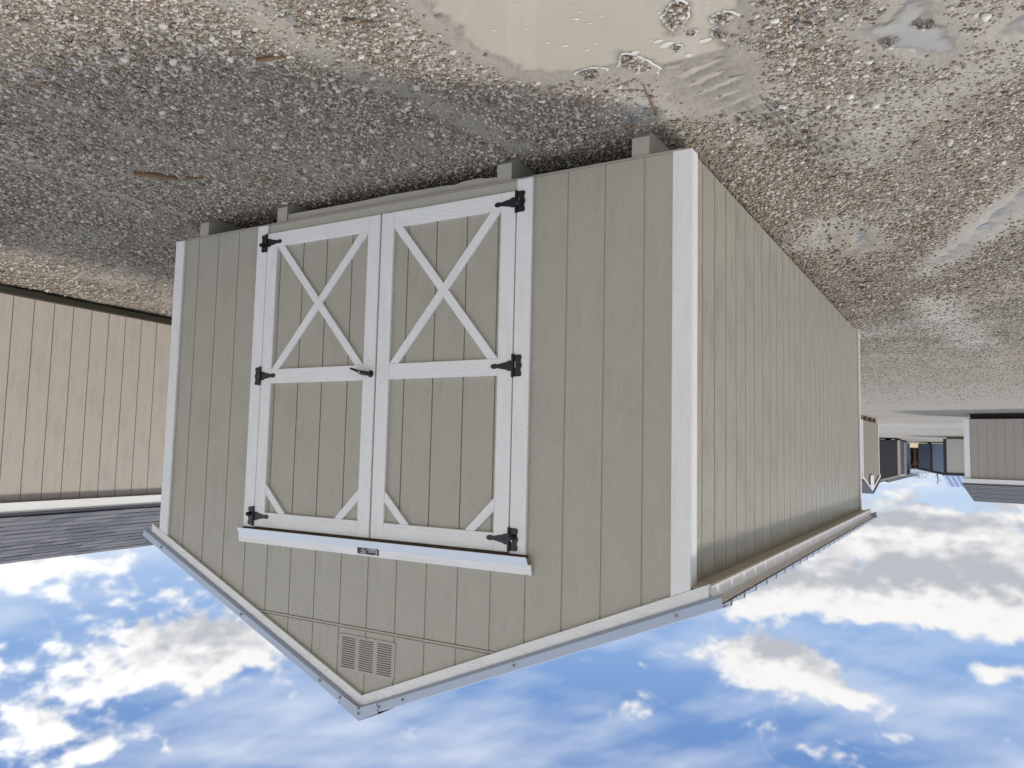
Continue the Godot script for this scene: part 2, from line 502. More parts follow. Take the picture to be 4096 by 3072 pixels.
func ground_y(x: float, z: float) -> float:
	var y := terrain(x, z)
	# distance outside the shed's footprint
	var dx := maxf(maxf(-1.75 - x, x - 1.75), 0.0)
	var dz := maxf(maxf(-6.0 - z, z + 0.02), 0.0)
	var out := smoothstep(0.0, 0.45, sqrt(dx * dx + dz * dz))
	y += lerpf(0.026, 0.0, out)
	if x > -14.0 and x < 16.0 and z > -40.0 and z < 8.0:
		var fine := smoothstep(-11.0, -6.5, z) * smoothstep(-8.0, -4.2, x) * (1.0 - smoothstep(5.4, 8.0, x))
		y += fine * (out * (0.016 * hn1.get_noise_2d(x, z) + 0.007 * hn2.get_noise_2d(x, z)) + 0.0035 * hn3.get_noise_2d(x, z))
		var m := look(gmud, x, z, 0.0)
		y -= 0.008 * m
		var pd := look(gpud, x, z, -1.0)
		if pd > -0.25:
			# banks level with the water's rim, basin inside
			var flat := smoothstep(-0.25, -0.03, pd)
			y = lerpf(y, 0.001 + 0.0065 * hn2.get_noise_2d(x * 1.6, z * 1.6) + 0.005 * hn3.get_noise_2d(x, z), flat)
			for I in ISLES:
				var q := Vector2(x - I[0], z - I[1]).rotated(I[4])
				y += 0.038 * exp(-pow(q.x / I[2], 2.0) - pow(q.y / I[3], 2.0)) * smoothstep(-0.06, 0.05, pd)
			y -= (0.026 if x > -1.8 or x < -2.3 or z > 0.47 or z < -0.4 else 0.009) * smoothstep(-0.03, 0.13, pd)
		# tyre lugs pressed into the soft mud by the near corner
		var lug := exp(-pow((x + 2.02 - (z - 0.2) * 0.35) / 0.15, 2.0)) * smoothstep(-1.3, -0.5, z) * (1.0 - smoothstep(0.38, 0.5, z))
		if lug > 0.02:
			y += lug * 0.017 * clampf(1.6 * sin((z + x * 0.30 + 0.02 * hn2.get_noise_2d(x, z)) * TAU / 0.10), -1.0, 1.0)
		var lug2 := exp(-pow((x + 2.12) / 0.11, 2.0)) * smoothstep(-5.5, -4.0, z) * (1.0 - smoothstep(-2.4, -1.8, z))
		if lug2 > 0.02:
			y += lug2 * 0.016 * clampf(1.6 * sin((z - x * 0.35) * TAU / 0.12), -1.0, 1.0)
	return y

func gravel_amount(x: float, z: float) -> float:
	var m := look(gmud, x, z, 0.0)
	var pd := look(gpud, x, z, -1.0)
	var g := 0.68 + 0.60 * gn1.get_noise_2d(x, z) + 0.35 * hn2.get_noise_2d(x * 0.5, z * 0.5)
	g += 0.30 * smoothstep(0.2, 2.2, x) * smoothstep(0.2, 1.4, z)
	g = clampf(g, 0.10, 1.0)
	g *= 1.0 - 0.85 * m
	g *= 1.0 - 0.55 * look(gsilt, x, z, 0.0)
	g *= 1.0 - smoothstep(-0.16, 0.03, pd) * 0.985
	if pd > -0.06:
		for I in ISLES:
			var q := Vector2(x - I[0], z - I[1]).rotated(I[4])
			if q.x * q.x / (I[2] * I[2]) + q.y * q.y / (I[3] * I[3]) < 0.9:
				g = 1.0
	return g

func axis(lo: float, a: float, b: float, hi: float, step: float) -> PackedFloat32Array:
	var o := PackedFloat32Array()
	var s := step
	var x := a
	var left := []
	while x > lo:
		s *= 1.16
		x -= s
		left.append(x)
	left.reverse()
	for q in left:
		o.append(q)
	var k := int((b - a) / step)
	for i in k + 1:
		o.append(a + i * step)
	s = step
	x = a + k * step
	while x < hi:
		s *= 1.16
		x += s
		o.append(x)
	return o

func make_ground() -> void:
	make_ground_maps()
	var xs := axis(-420.0, -4.4, 5.6, 420.0, 0.036)
	var zs := axis(-620.0, -7.0, 2.5, 60.0, 0.036)
	var nx := xs.size()
	var nz := zs.size()
	var v := PackedVector3Array()
	var n := PackedVector3Array()
	var uv := PackedVector2Array()
	var uv2 := PackedVector2Array()
	var col := PackedColorArray()
	var idx := PackedInt32Array()
	v.resize(nx * nz)
	n.resize(nx * nz)
	uv.resize(nx * nz)
	uv2.resize(nx * nz)
	col.resize(nx * nz)
	for j in nz:
		var z := zs[j]
		for i in nx:
			var x := xs[i]
			var k := j * nx + i
			v[k] = Vector3(x, ground_y(x, z), z)
			uv[k] = Vector2(clampf((x - GX0) / GS, 0.001, 0.999), clampf((z - GZ0) / GS, 0.001, 0.999))
			uv2[k] = Vector2(x / 1.31, z / 1.31)
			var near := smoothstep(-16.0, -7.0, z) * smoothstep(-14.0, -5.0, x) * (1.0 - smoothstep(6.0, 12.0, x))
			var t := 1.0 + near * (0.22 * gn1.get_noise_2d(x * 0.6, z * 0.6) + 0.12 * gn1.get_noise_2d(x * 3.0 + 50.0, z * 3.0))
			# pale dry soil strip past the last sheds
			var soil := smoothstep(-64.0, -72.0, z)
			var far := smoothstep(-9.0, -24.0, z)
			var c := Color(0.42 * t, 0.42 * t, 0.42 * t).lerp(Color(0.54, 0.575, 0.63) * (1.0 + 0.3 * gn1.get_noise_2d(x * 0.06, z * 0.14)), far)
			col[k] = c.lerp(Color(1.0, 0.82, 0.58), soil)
	for j in nz:
		for i in nx:
			var k := j * nx + i
			var xm := v[k - 1 if i > 0 else k]
			var xp := v[k + 1 if i < nx - 1 else k]
			var zm := v[k - nx if j > 0 else k]
			var zp := v[k + nx if j < nz - 1 else k]
			n[k] = (zp - zm).cross(xp - xm).normalized()
	for j in nz - 1:
		for i in nx - 1:
			var k := j * nx + i
			idx.append(k); idx.append(k + 1); idx.append(k + nx)
			idx.append(k + 1); idx.append(k + nx + 1); idx.append(k + nx)
	var arr := []
	arr.resize(Mesh.ARRAY_MAX)
	arr[Mesh.ARRAY_VERTEX] = v
	arr[Mesh.ARRAY_NORMAL] = n
	arr[Mesh.ARRAY_TEX_UV] = uv
	arr[Mesh.ARRAY_TEX_UV2] = uv2
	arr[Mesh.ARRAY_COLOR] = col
	arr[Mesh.ARRAY_INDEX] = idx
	var me := ArrayMesh.new()
	me.add_surface_from_arrays(Mesh.PRIMITIVE_TRIANGLES, arr)
	# area maps
	var W := 768
	var ca := Image.create(W, W, false, Image.FORMAT_RGB8)
	var ma := Image.create(W, W, false, Image.FORMAT_RGB8)
	for y in W:
		var z := GZ0 + GS * (y + 0.5) / W
		for x in W:
			var px := GX0 + GS * (x + 0.5) / W
			var edge := mini(mini(x, W - 1 - x), mini(y, W - 1 - y))
			var e := clampf(edge / 60.0, 0.0, 1.0)
			var g := lerpf(0.75, gravel_amount(px, z), e)
			var pd := look(gpud, px, z, -1.0)
			var wet := smoothstep(-0.20, 0.0, pd) * e
			var m := look(gmud, px, z, 0.0) * e
			var c := Color(0.95, 0.86, 0.73).lerp(Color(0.86, 0.775, 0.65), g)
			c = c.lerp(Color(0.78, 0.72, 0.61), m * 0.8)
			var silt := look(gsilt, px, z, 0.0) * e
			c = c.lerp(Color(0.98, 0.94, 0.87), silt * 0.8)
			c = c.lerp(Color(0.76, 0.69, 0.59), wet * 0.8)
			c = c.lerp(Color(0.52, 0.475, 0.40), 0.75 * e * exp(-pow((px + 2.03) / 0.17, 2.0) - pow((z - 0.2) / 0.28, 2.0)))
			ca.set_pixel(x, y, c.linear_to_srgb())
			var rough := lerpf(0.95, 0.5, maxf(maxf(wet, m * 0.3), silt * 0.7))
			var mask := clampf(0.35 + 0.65 * g, 0.0, 1.0) * (1.0 - 0.65 * m) * (1.0 - 0.6 * wet) * (1.0 - 0.6 * silt)
			mask = lerpf(0.6, mask, e)
			ma.set_pixel(x, y, Color(mask, rough, 0))
	var gm := StandardMaterial3D.new()
	gm.albedo_texture = ImageTexture.create_from_image(ca)
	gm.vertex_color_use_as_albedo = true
	var mt := ImageTexture.create_from_image(ma)
	gm.roughness = 1.0
	gm.roughness_texture = mt
	gm.roughness_texture_channel = BaseMaterial3D.TEXTURE_CHANNEL_GREEN
	gm.detail_enabled = true
	gm.detail_mask = mt
	gm.detail_blend_mode = BaseMaterial3D.BLEND_MODE_MUL
	gm.detail_uv_layer = BaseMaterial3D.DETAIL_UV_2
	gm.detail_albedo = grit_tile()
	gm.metallic_specular = 0.4
	var cell := noise(0.23, 61, 2, FastNoiseLite.TYPE_CELLULAR)
	cell.cellular_return_type = FastNoiseLite.RETURN_DISTANCE
	var bi := cell.get_image(2048, 2048, true, false, true)
	# level rim, so that nothing is drawn out past the mapped square
	for q in 2048:
		for w in 2:
			for at in [Vector2i(q, w), Vector2i(q, 2047 - w), Vector2i(w, q), Vector2i(2047 - w, q)]:
				bi.set_pixelv(at, Color(0.5, 0.5, 0.5))
	gm.heightmap_enabled = true
	gm.heightmap_texture = ImageTexture.create_from_image(bi)
	gm.heightmap_scale = 0.45
	var g := obj("gravel_ground", me, gm)
	g.set_meta("kind", "structure")
	g.set_meta("label", "grey gravel and mud yard with tyre tracks and puddles")
	ground = g

var ground: MeshInstance3D

func grit_tile() -> ImageTexture:
	var W := 1024
	var f := noise(0.045, 41, 1, FastNoiseLite.TYPE_CELLULAR)
	f.cellular_return_type = FastNoiseLite.RETURN_CELL_VALUE
	var a := nimg(f, W, W, W, W)
	f.cellular_return_type = FastNoiseLite.RETURN_DISTANCE2_SUB
	var b := nimg(f, W, W, W, W)
	f.frequency = 0.11
	f.seed = 43
	f.cellular_return_type = FastNoiseLite.RETURN_CELL_VALUE
	var c := nimg(f, W, W, W, W)
	f.cellular_return_type = FastNoiseLite.RETURN_DISTANCE2_SUB
	var d := nimg(f, W, W, W, W)
	var bytes := PackedByteArray()
	bytes.resize(W * W * 3)
	for i in W * W:
		var k := 0.60
		if a[i] > 0.55 and b[i] > 0.16:
			k = 0.45 + 1.15 * (a[i] - 0.5)
		elif d[i] < 0.10:
			k = 0.36
		else:
			k = 0.42 + 0.5 * c[i]
		var tint := (c[i] - 0.5) * 0.12
		bytes[i * 3] = clampi(int(255.0 * k * (1.0 + tint)), 0, 255)
		bytes[i * 3 + 1] = clampi(int(255.0 * k), 0, 255)
		bytes[i * 3 + 2] = clampi(int(255.0 * k * (1.0 - tint)), 0, 255)
	var im := Image.create_from_data(W, W, false, Image.FORMAT_RGB8, bytes)
	return ImageTexture.create_from_image(im)

# pebble: squashed, faceted ball
func pebble(sd: int, rings: int, segs: int) -> ArrayMesh:
	var f := noise(0.9, sd, 2)
	var st := SurfaceTool.new()
	st.begin(Mesh.PRIMITIVE_TRIANGLES)
	st.set_smooth_group(0)
	var P := []
	for r in rings + 1:
		var th := PI * r / rings
		var row := []
		for s in segs:
			var ph := TAU * s / segs
			var d := Vector3(sin(th) * cos(ph), cos(th), sin(th) * sin(ph))
			var q := d * (1.0 + 0.5 * f.get_noise_3dv(d * 1.1))
			q = q.clamp(Vector3(-0.9, -0.8, -0.92), Vector3(0.92, 0.82, 0.88))
			row.append(Vector3(q.x * 0.5, q.y * 0.34, q.z * 0.42))
		P.append(row)
	for r in rings:
		for s in segs:
			var a: Vector3 = P[r][s]
			var b: Vector3 = P[r][(s + 1) % segs]
			var c: Vector3 = P[r + 1][(s + 1) % segs]
			var d: Vector3 = P[r + 1][s]
			if r > 0:
				for q in [a, c, b]:
					st.set_uv(Vector2(q.x, q.z)); st.add_vertex(q)
			if r < rings - 1:
				for q in [a, d, c]:
					st.set_uv(Vector2(q.x, q.z)); st.add_vertex(q)
	st.index()
	st.generate_normals()
	return st.commit()

func stone_color() -> Color:
	var r := rng.randf()
	var c: Color
	if r < 0.30:
		c = Color(0.52, 0.485, 0.43)
	elif r < 0.55:
		c = Color(0.40, 0.345, 0.275)
	elif r < 0.72:
		c = Color(0.28, 0.228, 0.175)
	elif r < 0.82:
		c = Color(0.24, 0.175, 0.135)
	elif r < 0.91:
		c = Color(0.23, 0.21, 0.19)
	else:
		c = Color(0.60, 0.57, 0.52)
	var k := rng.randf_range(0.95, 1.4)
	return Color(c.r * k, c.g * k, c.b * k)

func in_view(x: float, z: float) -> bool: # a wide wedge before the camera, with a margin for a step aside
	var d := Vector2(x - CAM.x, z - CAM.z)
	var f := d.dot(Vector2(0.51, -0.857))
	var s := d.dot(Vector2(0.857, 0.51))
	return f > 0.9 and absf(s) < f * 0.95 + 0.9

func make_stones() -> void:
	var pm := StandardMaterial3D.new()
	pm.vertex_color_use_as_albedo = true
	pm.roughness = 0.92
	pm.metallic_specular = 0.3
	pm.albedo_texture = M.stone_grain
	pm.uv1_triplanar = true
	pm.uv1_scale = Vector3(1.2, 1.2, 1.2)
	var shapes := [pebble(1, 5, 7), pebble(2, 5, 7), pebble(3, 4, 6), pebble(4, 5, 8)]
	var bufs := [PackedFloat32Array(), PackedFloat32Array(), PackedFloat32Array(), PackedFloat32Array()]
	var big := []
	# [count tried, reach from the camera, smallest, largest, skew]
	for L in [[300000, 5.4, 0.006, 0.012, 1.3], [115000, 8.0, 0.011, 0.022, 1.6], [14000, 9.0, 0.022, 0.046, 2.4], [90000, 12.0, 0.012, 0.024, 1.2], [200000, 22.0, 0.016, 0.030, 1.2]]:
		for i in int(L[0]):
			var r: float = sqrt(rng.randf()) * L[1]
			var a := rng.randf_range(-0.80, 0.80) - 0.537
			var x := CAM.x - sin(a) * r
			var z := CAM.z - cos(a) * r
			if r < 1.4 or (x > -1.6 and x < 1.75 and z < -0.5 and z > -6.0) or x > 4.9 and z < 2.0:
				continue
			if rng.randf() > gravel_amount(x, z) * (0.95 if L[2] < 0.02 else 0.8) * (1.0 - smoothstep(12.0, 21.0, r)):
				continue
			var s: float = lerpf(L[2], L[3], pow(rng.randf(), L[4]))
			var b := Basis.from_euler(Vector3(rng.randfn(0, 0.22), rng.randf() * TAU, rng.randfn(0, 0.22))).scaled_local(Vector3(s * rng.randf_range(0.9, 1.3), s * rng.randf_range(0.75, 1.15), s))
			var o := Vector3(x, ground_y(x, z) + s * 0.10, z)
			var c := stone_color()
			if s > 0.031 and r < 6.0:
				big.append([Transform3D(b, o), c, r / s])
				continue
			bufs[i % 4].append_array([b.x.x, b.y.x, b.z.x, o.x, b.x.y, b.y.y, b.z.y, o.y, b.x.z, b.y.z, b.z.z, o.z, c.r, c.g, c.b, 1.0])
	big.sort_custom(func(p, q): return p[2] < q[2])
	for i in big.size():
		if i >= 260:
			var T: Transform3D = big[i][0]
			var c: Color = big[i][1]
			var b := T.basis
			bufs[i % 4].append_array([b.x.x, b.y.x, b.z.x, T.origin.x, b.x.y, b.y.y, b.z.y, T.origin.y, b.x.z, b.y.z, b.z.z, T.origin.z, c.r, c.g, c.b, 1.0])
	for k in 4:
		var mm := MultiMesh.new()
		mm.transform_format = MultiMesh.TRANSFORM_3D
		mm.use_colors = true
		mm.mesh = shapes[k]
		mm.instance_count = bufs[k].size() / 16
		mm.buffer = bufs[k]
		var o := MultiMeshInstance3D.new()
		o.name = "gravel"
		o.multimesh = mm
		o.material_override = pm
		o.set_meta("kind", "stuff")
		o.set_meta("label", "loose grey, tan and white gravel strewn over the yard")
		o.set_meta("category", "gravel")
		add_child(o, true)
	var tones := []
	for c in [Color(0.5, 0.475, 0.43), Color(0.36, 0.32, 0.27), Color(0.27, 0.23, 0.19), Color(0.21, 0.17, 0.14), Color(0.2, 0.2, 0.205), Color(0.62, 0.6, 0.56)]:
		var m := mat(c * 1.35, 0.75)
		m.albedo_texture = M.stone_grain
		m.uv1_triplanar = true
		m.uv1_scale = Vector3(1.2, 1.2, 1.2)
		tones.append(m)
	for i in mini(260, big.size()):
		var o := obj("stone", shapes[i % 4], tones[rng.randi() % 6], ground)
		o.transform = big[i][0]

func make_water() -> void:
	var labels := ["milky tan puddle with white foam flecks before the shed corner", "grey puddle with ragged muddy edges beside the larger milky puddle", "small grey puddle at the left edge of the yard", "small puddle mirroring blue sky beside the shed's long wall", "long film of water in a pale wheel track", "shallow water between tyre lug prints near the shed corner"]
	var tint := [Color(0.43, 0.392, 0.335), Color(0.36, 0.345, 0.31), Color(0.36, 0.345, 0.31), Color(0.24, 0.23, 0.2), Color(0.3, 0.29, 0.26), Color(0.41, 0.375, 0.32)]
	for k in POOLS.size():
		var poly := PackedVector2Array()
		for p in POOLS[k][0]:
			poly.append(p)
		var grown: PackedVector2Array = Geometry2D.offset_polygon(poly, 0.09)[0]
		var lev := -0.0075 if k != 5 else -0.0078
		if k == 3:
			lev = -0.011
		if k == 4:
			lev = -0.0105
		var box := Rect2(grown[0], Vector2.ZERO)
		for p in grown:
			box = box.expand(p)
		var st := 0.02
		var nx := int(box.size.x / st) + 2
		var nz := int(box.size.y / st) + 2
		var v := PackedVector3Array()
		var nn := PackedVector3Array()
		var cc := PackedColorArray()
		var uu := PackedVector2Array()
		var keep := PackedByteArray()
		for j in nz:
			for i in nx:
				var q := box.position + Vector2(i, j) * st
				v.append(Vector3(q.x, lev, q.y))
				nn.append(Vector3.UP)
				uu.append(q)
				var depth := lev - ground_y(q.x, q.y)
				# turbid water: the deeper, the less of the bottom shows
				cc.append(Color(1, 1, 1, smoothstep(-0.001, 0.012, depth)))
				keep.append(1 if Geometry2D.is_point_in_polygon(q, grown) else 0)
		var ids := PackedInt32Array()
		for j in nz - 1:
			for i in nx - 1:
				var b := j * nx + i
				if keep[b] + keep[b + 1] + keep[b + nx] + keep[b + nx + 1] == 4:
					for e in [b, b + 1, b + nx, b + 1, b + nx + 1, b + nx]:
						ids.append(e)
		var arr := []
		arr.resize(Mesh.ARRAY_MAX)
		arr[Mesh.ARRAY_VERTEX] = v
		arr[Mesh.ARRAY_NORMAL] = nn
		arr[Mesh.ARRAY_TEX_UV] = uu
		arr[Mesh.ARRAY_COLOR] = cc
		arr[Mesh.ARRAY_INDEX] = ids
		var m := ArrayMesh.new()
		m.add_surface_from_arrays(Mesh.PRIMITIVE_TRIANGLES, arr)
		var w := mat(tint[k], 0.06)
		w.albedo_texture = M.mottle
		w.vertex_color_use_as_albedo = true
		w.transparency = BaseMaterial3D.TRANSPARENCY_ALPHA
		w.metallic_specular = 0.5
		var o := obj("puddle", m, w)
		o.set_meta("kind", "structure")
		o.set_meta("label", labels[k])
		if k == 0:
			puddle_foam(o, lev)

func puddle_foam(o: Node, lev: float) -> void:
	var spots := []
	for s in [[2.02, 0.80, 0.030], [2.05, 0.76, 0.019], [1.95, 0.62, 0.024], [1.93, 0.66, 0.016], [1.82, 0.62, 0.017], [2.09, 0.58, 0.02], [2.0, 0.5, 0.016], [1.72, 0.95, 0.010], [1.75, 0.90, 0.008], [1.60, 0.80, 0.011], [1.55, 0.85, 0.008], [1.66, 0.73, 0.009], [2.16, 0.70, 0.018]]:
		spots.append(s)
	for I in ISLES:
		if I[0] > -2.4:
			foam_ring(o, I, lev)
	for i in 30:
		spots.append([rng.randf_range(1.4, 2.25), rng.randf_range(0.50, 1.15), rng.randf_range(0.003, 0.008)])
	for s in spots:
		var m := MB.new()
		var c := Vector3(-s[0], lev + 0.0015, s[1])
		var k := 14
		var pts := []
		for j in k:
			var a := TAU * j / k
			var r: float = s[2] * (1.0 + 0.22 * sin(a * 2.0 + s[0] * 40.0) + rng.randf_range(-0.08, 0.08))
			pts.append(c + Vector3(cos(a) * r * 1.15, 0, sin(a) * r * 0.8))
		for j in k:
			m.tri(c + Vector3(0, 0.0012, 0), pts[j], pts[(j + 1) % k], Vector2.ZERO, Vector2.ZERO, Vector2.ZERO, Vector3.UP)
		obj("foam_patch", m, M.foam, o)

# scum gathered round what stands out of the water
func foam_ring(o: Node, I: Array, lev: float) -> void:
	var m := MB.new()
	var k := 40
	var inner := []
	var outer := []
	for j in k:
		var a := TAU * j / k
		var dir := Vector2(cos(a) * I[2], sin(a) * I[3])
		# walk outwards until the ground dips under the water
		var r := 0.2
		while r < 1.7:
			var q := dir.rotated(-I[4]) * r
			if ground_y(I[0] + q.x, I[1] + q.y) < lev:
				break
			r += 0.04
		var w := 0.006 + 0.010 * maxf(0.0, hn3.get_noise_2d(cos(a) * 0.3 + I[0] * 9.0, sin(a) * 0.3))
		var e := dir.rotated(-I[4])
		var p := Vector2(I[0], I[1]) + e * (r - 0.06)
		var p2 := Vector2(I[0], I[1]) + e * r + e.normalized() * w
		inner.append(Vector3(p.x, lev + 0.004, p.y))
		outer.append(Vector3(p2.x, lev + 0.0012, p2.y))
	for j in k:
		var j2 := (j + 1) % k
		m.quad(inner[j], inner[j2], outer[j2], outer[j], Vector3.UP)
	obj("foam_rim", m, M.foam, o)

# ------------------------------------------------------------------ the beige shed
func roof_y(x: float) -> float:
	return 3.035 - SLOPE * absf(x)

func side_T(x: float) -> Transform3D: # local x runs towards -z, local z points to -x (left wall's outside)
	return Transform3D(Basis(Vector3(0, 0, -1), Vector3.UP, Vector3(-1, 0, 0)).transposed().transposed(), Vector3(x, 0, 0))

func main_shed() -> void:
	var S := thing("storage_shed", "beige shed with white trimmed double doors and ribbed metal roof", "shed")
	const L := 6.04
	# floor and skids
	for x in [-1.593, -0.823, 0.851, 1.613]:
		var m := MB.new()
		var T := Transform3D(Basis(Vector3(0, 0, -1), Vector3(0, 1, 0), Vector3(1, 0, 0)), Vector3(x - 0.045, 0, -0.022))
		m.prism(PackedVector2Array([Vector2(0.05, 0.016), Vector2(5.98, 0.016), Vector2(5.98, 0.157), Vector2(0, 0.157), Vector2(0, 0.062)]), 0.0, 0.09, 0.002, T, ruo(), true)
		obj("skid", m, M.beige_rough, S)
	var fl := MB.new()
	fl.box(Vector3(-1.79, 0.158, -L + 0.02), Vector3(1.79, 0.21, -0.06))
	obj("floor", fl, M.soffit, S)
	board("rim_joist", rect(-1.805, 0.1575, 1.83, 0.20), -0.055, -0.010, M.beige_rough, S, 0.003, Transform3D.IDENTITY, true)
	board("rim_joist", rect(-1.838, 0.158, -1.807, 0.20), -0.052, -0.009, M.lumber, S, 0.001)
	var sideb := Basis(Vector3(0, 0, 1), Vector3.UP, Vector3(-1, 0, 0)) # local x -> +z, local z -> -x
	var LT := Transform3D(sideb, Vector3(0, 0, 0))
	var LTx := func(x): return Transform3D(sideb, Vector3(x, 0, 0))
	board("rim_joist", rect(-5.99, 0.158, -0.06, 0.20), -0.04, 0.0, M.beige_rough, S, 0.003, LTx.call(-1.832), true)
	board("door_sill_plate", PackedVector2Array([Vector2(-0.778, 0.157), Vector2(0.805, 0.157), Vector2(0.805, 0.110), Vector2(0.3, 0.113), Vector2(-0.05, 0.109), Vector2(-0.42, 0.115), Vector2(-0.50, 0.121), Vector2(-0.54, 0.112), Vector2(-0.66, 0.109), Vector2(-0.70, 0.118), Vector2(-0.778, 0.122)]), -0.062, -0.030, M.beige_rough, S, 0.001, Transform3D.IDENTITY, true)
	# front wall
	var wall := MB.new()
	wall.prism(PackedVector2Array([Vector2(-1.836, 0.175), Vector2(1.836, 0.175), Vector2(1.836, roof_y(1.836) - 0.02), Vector2(0, roof_y(0) - 0.02), Vector2(-1.836, roof_y(1.836) - 0.02)]), -0.08, -0.0048)
	var fw := obj("wall", wall, M.beige_plain, S)
	const G := 0.0036
	for k in range(-9, 9):
		var x0 := k * B8 + G
		var x1 := (k + 1) * B8 - G
		if k == -9: x0 = -1.841
		if k == 8: x1 = 1.841
		var tops := []
		for x in [x0, x1]:
			tops.append(roof_y(x) - 0.022)
		var lowtop := 2.593
		var y0 := 0.175
		var segs := []
		if absf(x0 + x1) * 0.5 < 0.80:
			y0 = 2.10
		if k == -5:
			segs.append([rect(x0, 0.175, -0.934, 2.10)])
			y0 = 2.10
		elif k == 4:
			segs.append([rect(0.934, 0.175, x1, 2.10)])
			y0 = 2.10
		for s in segs:
			board("siding_board", s[0], -0.0047, 0.0, M.beige, fw, 0.0018)
		var lower := PackedVector2Array([Vector2(x0, y0), Vector2(x1, y0), Vector2(x1, minf(lowtop, tops[1]))])
		if (tops[0] > lowtop) != (tops[1] > lowtop):
			var xc: float = x0 + (x1 - x0) * (lowtop - tops[0]) / (tops[1] - tops[0])
			lower.append(Vector2(xc, lowtop))
		lower.append(Vector2(x0, minf(lowtop, tops[0])))
		board("siding_board", lower, -0.0047, 0.0, M.beige, fw, 0.0018)
		if maxf(tops[0], tops[1]) > lowtop + 0.03:
			var up := PackedVector2Array()
			var yb := 2.610
			if tops[0] > yb and tops[1] > yb:
				up = PackedVector2Array([Vector2(x0, yb), Vector2(x1, yb), Vector2(x1, tops[1]), Vector2(x0, tops[0])])
			else:
				var xc: float = x0 + (x1 - x0) * (yb - tops[0]) / (tops[1] - tops[0])
				if tops[1] > yb:
					up = PackedVector2Array([Vector2(xc, yb), Vector2(x1, yb), Vector2(x1, tops[1])])
				else:
					up = PackedVector2Array([Vector2(x0, yb), Vector2(xc, yb), Vector2(x0, tops[0])])
			board("siding_board", up, -0.0047, 0.0, M.beige, fw, 0.0018)
	board("seam_flashing", rect(-1.0, 2.5945, 1.0, 2.6035), -0.0045, 0.004, M.beige_plain, fw, 0.001)
	# left wall
	var lw := MB.new()
	lw.prism(rect(-L, 0.175, -0.012, 2.20), -0.08, -0.0098, 0.0, LTx.call(-1.843))
	var left := obj("wall", lw, M.beige_plain, S)
	for k in 30:
		var z0 := -(k + 1) * B8 + G * 1.35
		var z1 := -k * B8 - G * 1.35
		if k == 0: z1 = -0.002
		if k == 29: z0 = -L
		board("siding_board", rect(z0, 0.175, z1, 2.175), -0.0096, 0.0, M.beige_side, left, 0.0018, LTx.call(-1.843))
	# right and rear walls
	var rw := MB.new()
	rw.box(Vector3(1.763, 0.175, -L), Vector3(1.843, 2.20, -0.012))
	obj("wall", rw, M.beige, S)
	var bw := MB.new()
	bw.prism(PackedVector2Array([Vector2(-1.836, 0.175), Vector2(1.836, 0.175), Vector2(1.836, roof_y(1.836) - 0.02), Vector2(0, roof_y(0) - 0.02), Vector2(-1.836, roof_y(1.836) - 0.02)]), -L, -L + 0.07)
	obj("wall", bw, M.beige, S)
	# trims
	for s in [-1.0, 1.0]:
		var o0 := roof_y(1.859) - 0.075
		board("corner_trim", PackedVector2Array([Vector2(s * 1.859, 0.177), Vector2(s * 1.768, 0.177), Vector2(s * 1.768, 2.953 - SLOPE * 1.768 - 0.001), Vector2(s * 1.859, 2.953 - SLOPE * 1.859 - 0.001)]), 0.0005, 0.0165, M.white, S, 0.002)
		board("corner_trim", rect(-0.072, 0.177, -0.001, 2.163) if s < 0 else rect(-0.072, 0.177, -0.001, 2.163), 0.0, 0.0165, M.white, S, 0.002, LTx.call(-1.8435) if s < 0 else Transform3D(Basis(Vector3(0, 0, 1), Vector3.UP, Vector3(-1, 0, 0)), Vector3(1.860, 0, 0)))
		board("corner_trim", rect(-L, 0.177, -L + 0.075, 2.163), 0.0, 0.0165, M.white, S, 0.002, LTx.call(-1.8435) if s < 0 else Transform3D(Basis(Vector3(0, 0, 1), Vector3.UP, Vector3(-1, 0, 0)), Vector3(1.860, 0, 0)))
		board("corner_trim", PackedVector2Array([Vector2(s * 1.859, 0.177), Vector2(s * 1.768, 0.177), Vector2(s * 1.768, 2.2), Vector2(s * 1.859, 2.16)]), -L - 0.0165, -L - 0.0005, M.white, S, 0.0)
		# rake boards, grain along the slope
		var ang := atan(SLOPE)
		for zb in [0.0005, -L - 0.0165]:
			var RT := Transform3D(Basis(Vector3(0, 0, 1), s * ang * -1.0), Vector3.ZERO)
			var m := MB.new()
			var pl := PackedVector2Array([Vector2(0, 2.953), Vector2(s * 1.94, 2.953 - SLOPE * 1.94), Vector2(s * 1.94, 3.030 - SLOPE * 1.94), Vector2(0, 3.030)])
			m.prism(pl, zb, zb + 0.0165, 0.0015, Transform3D.IDENTITY, ruo(), true)
			obj("rake_trim", m, M.white, S)
		# metal rake flashing: kicked lip, face, return over the roof
		for e in [1.0, -1.0]:
			var prof := [Vector2(0.0175, 3.008), Vector2(0.025, 3.0095), Vector2(0.035, 3.024), Vector2(0.034, 3.068), Vector2(0.028, 3.071), Vector2(-0.10, 3.070)]
			var fm := MB.new()
			for i in prof.size() - 1:
				var a: Vector2 = prof[i]
				var b: Vector2 = prof[i + 1]
				var za := a.x if e > 0 else -L - a.x
				var zb2 := b.x if e > 0 else -L - b.x
				var nn := Vector3(0, -(b.x - a.x), (b.y - a.y) * e)
				fm.quad(Vector3(0, a.y, za), Vector3(s * 2.0, a.y - SLOPE * 2.0, za), Vector3(s * 2.008, b.y - SLOPE * 2.008, zb2), Vector3(0, b.y, zb2), nn)
			var f := obj("rake_flashing", fm, M.metal, S)
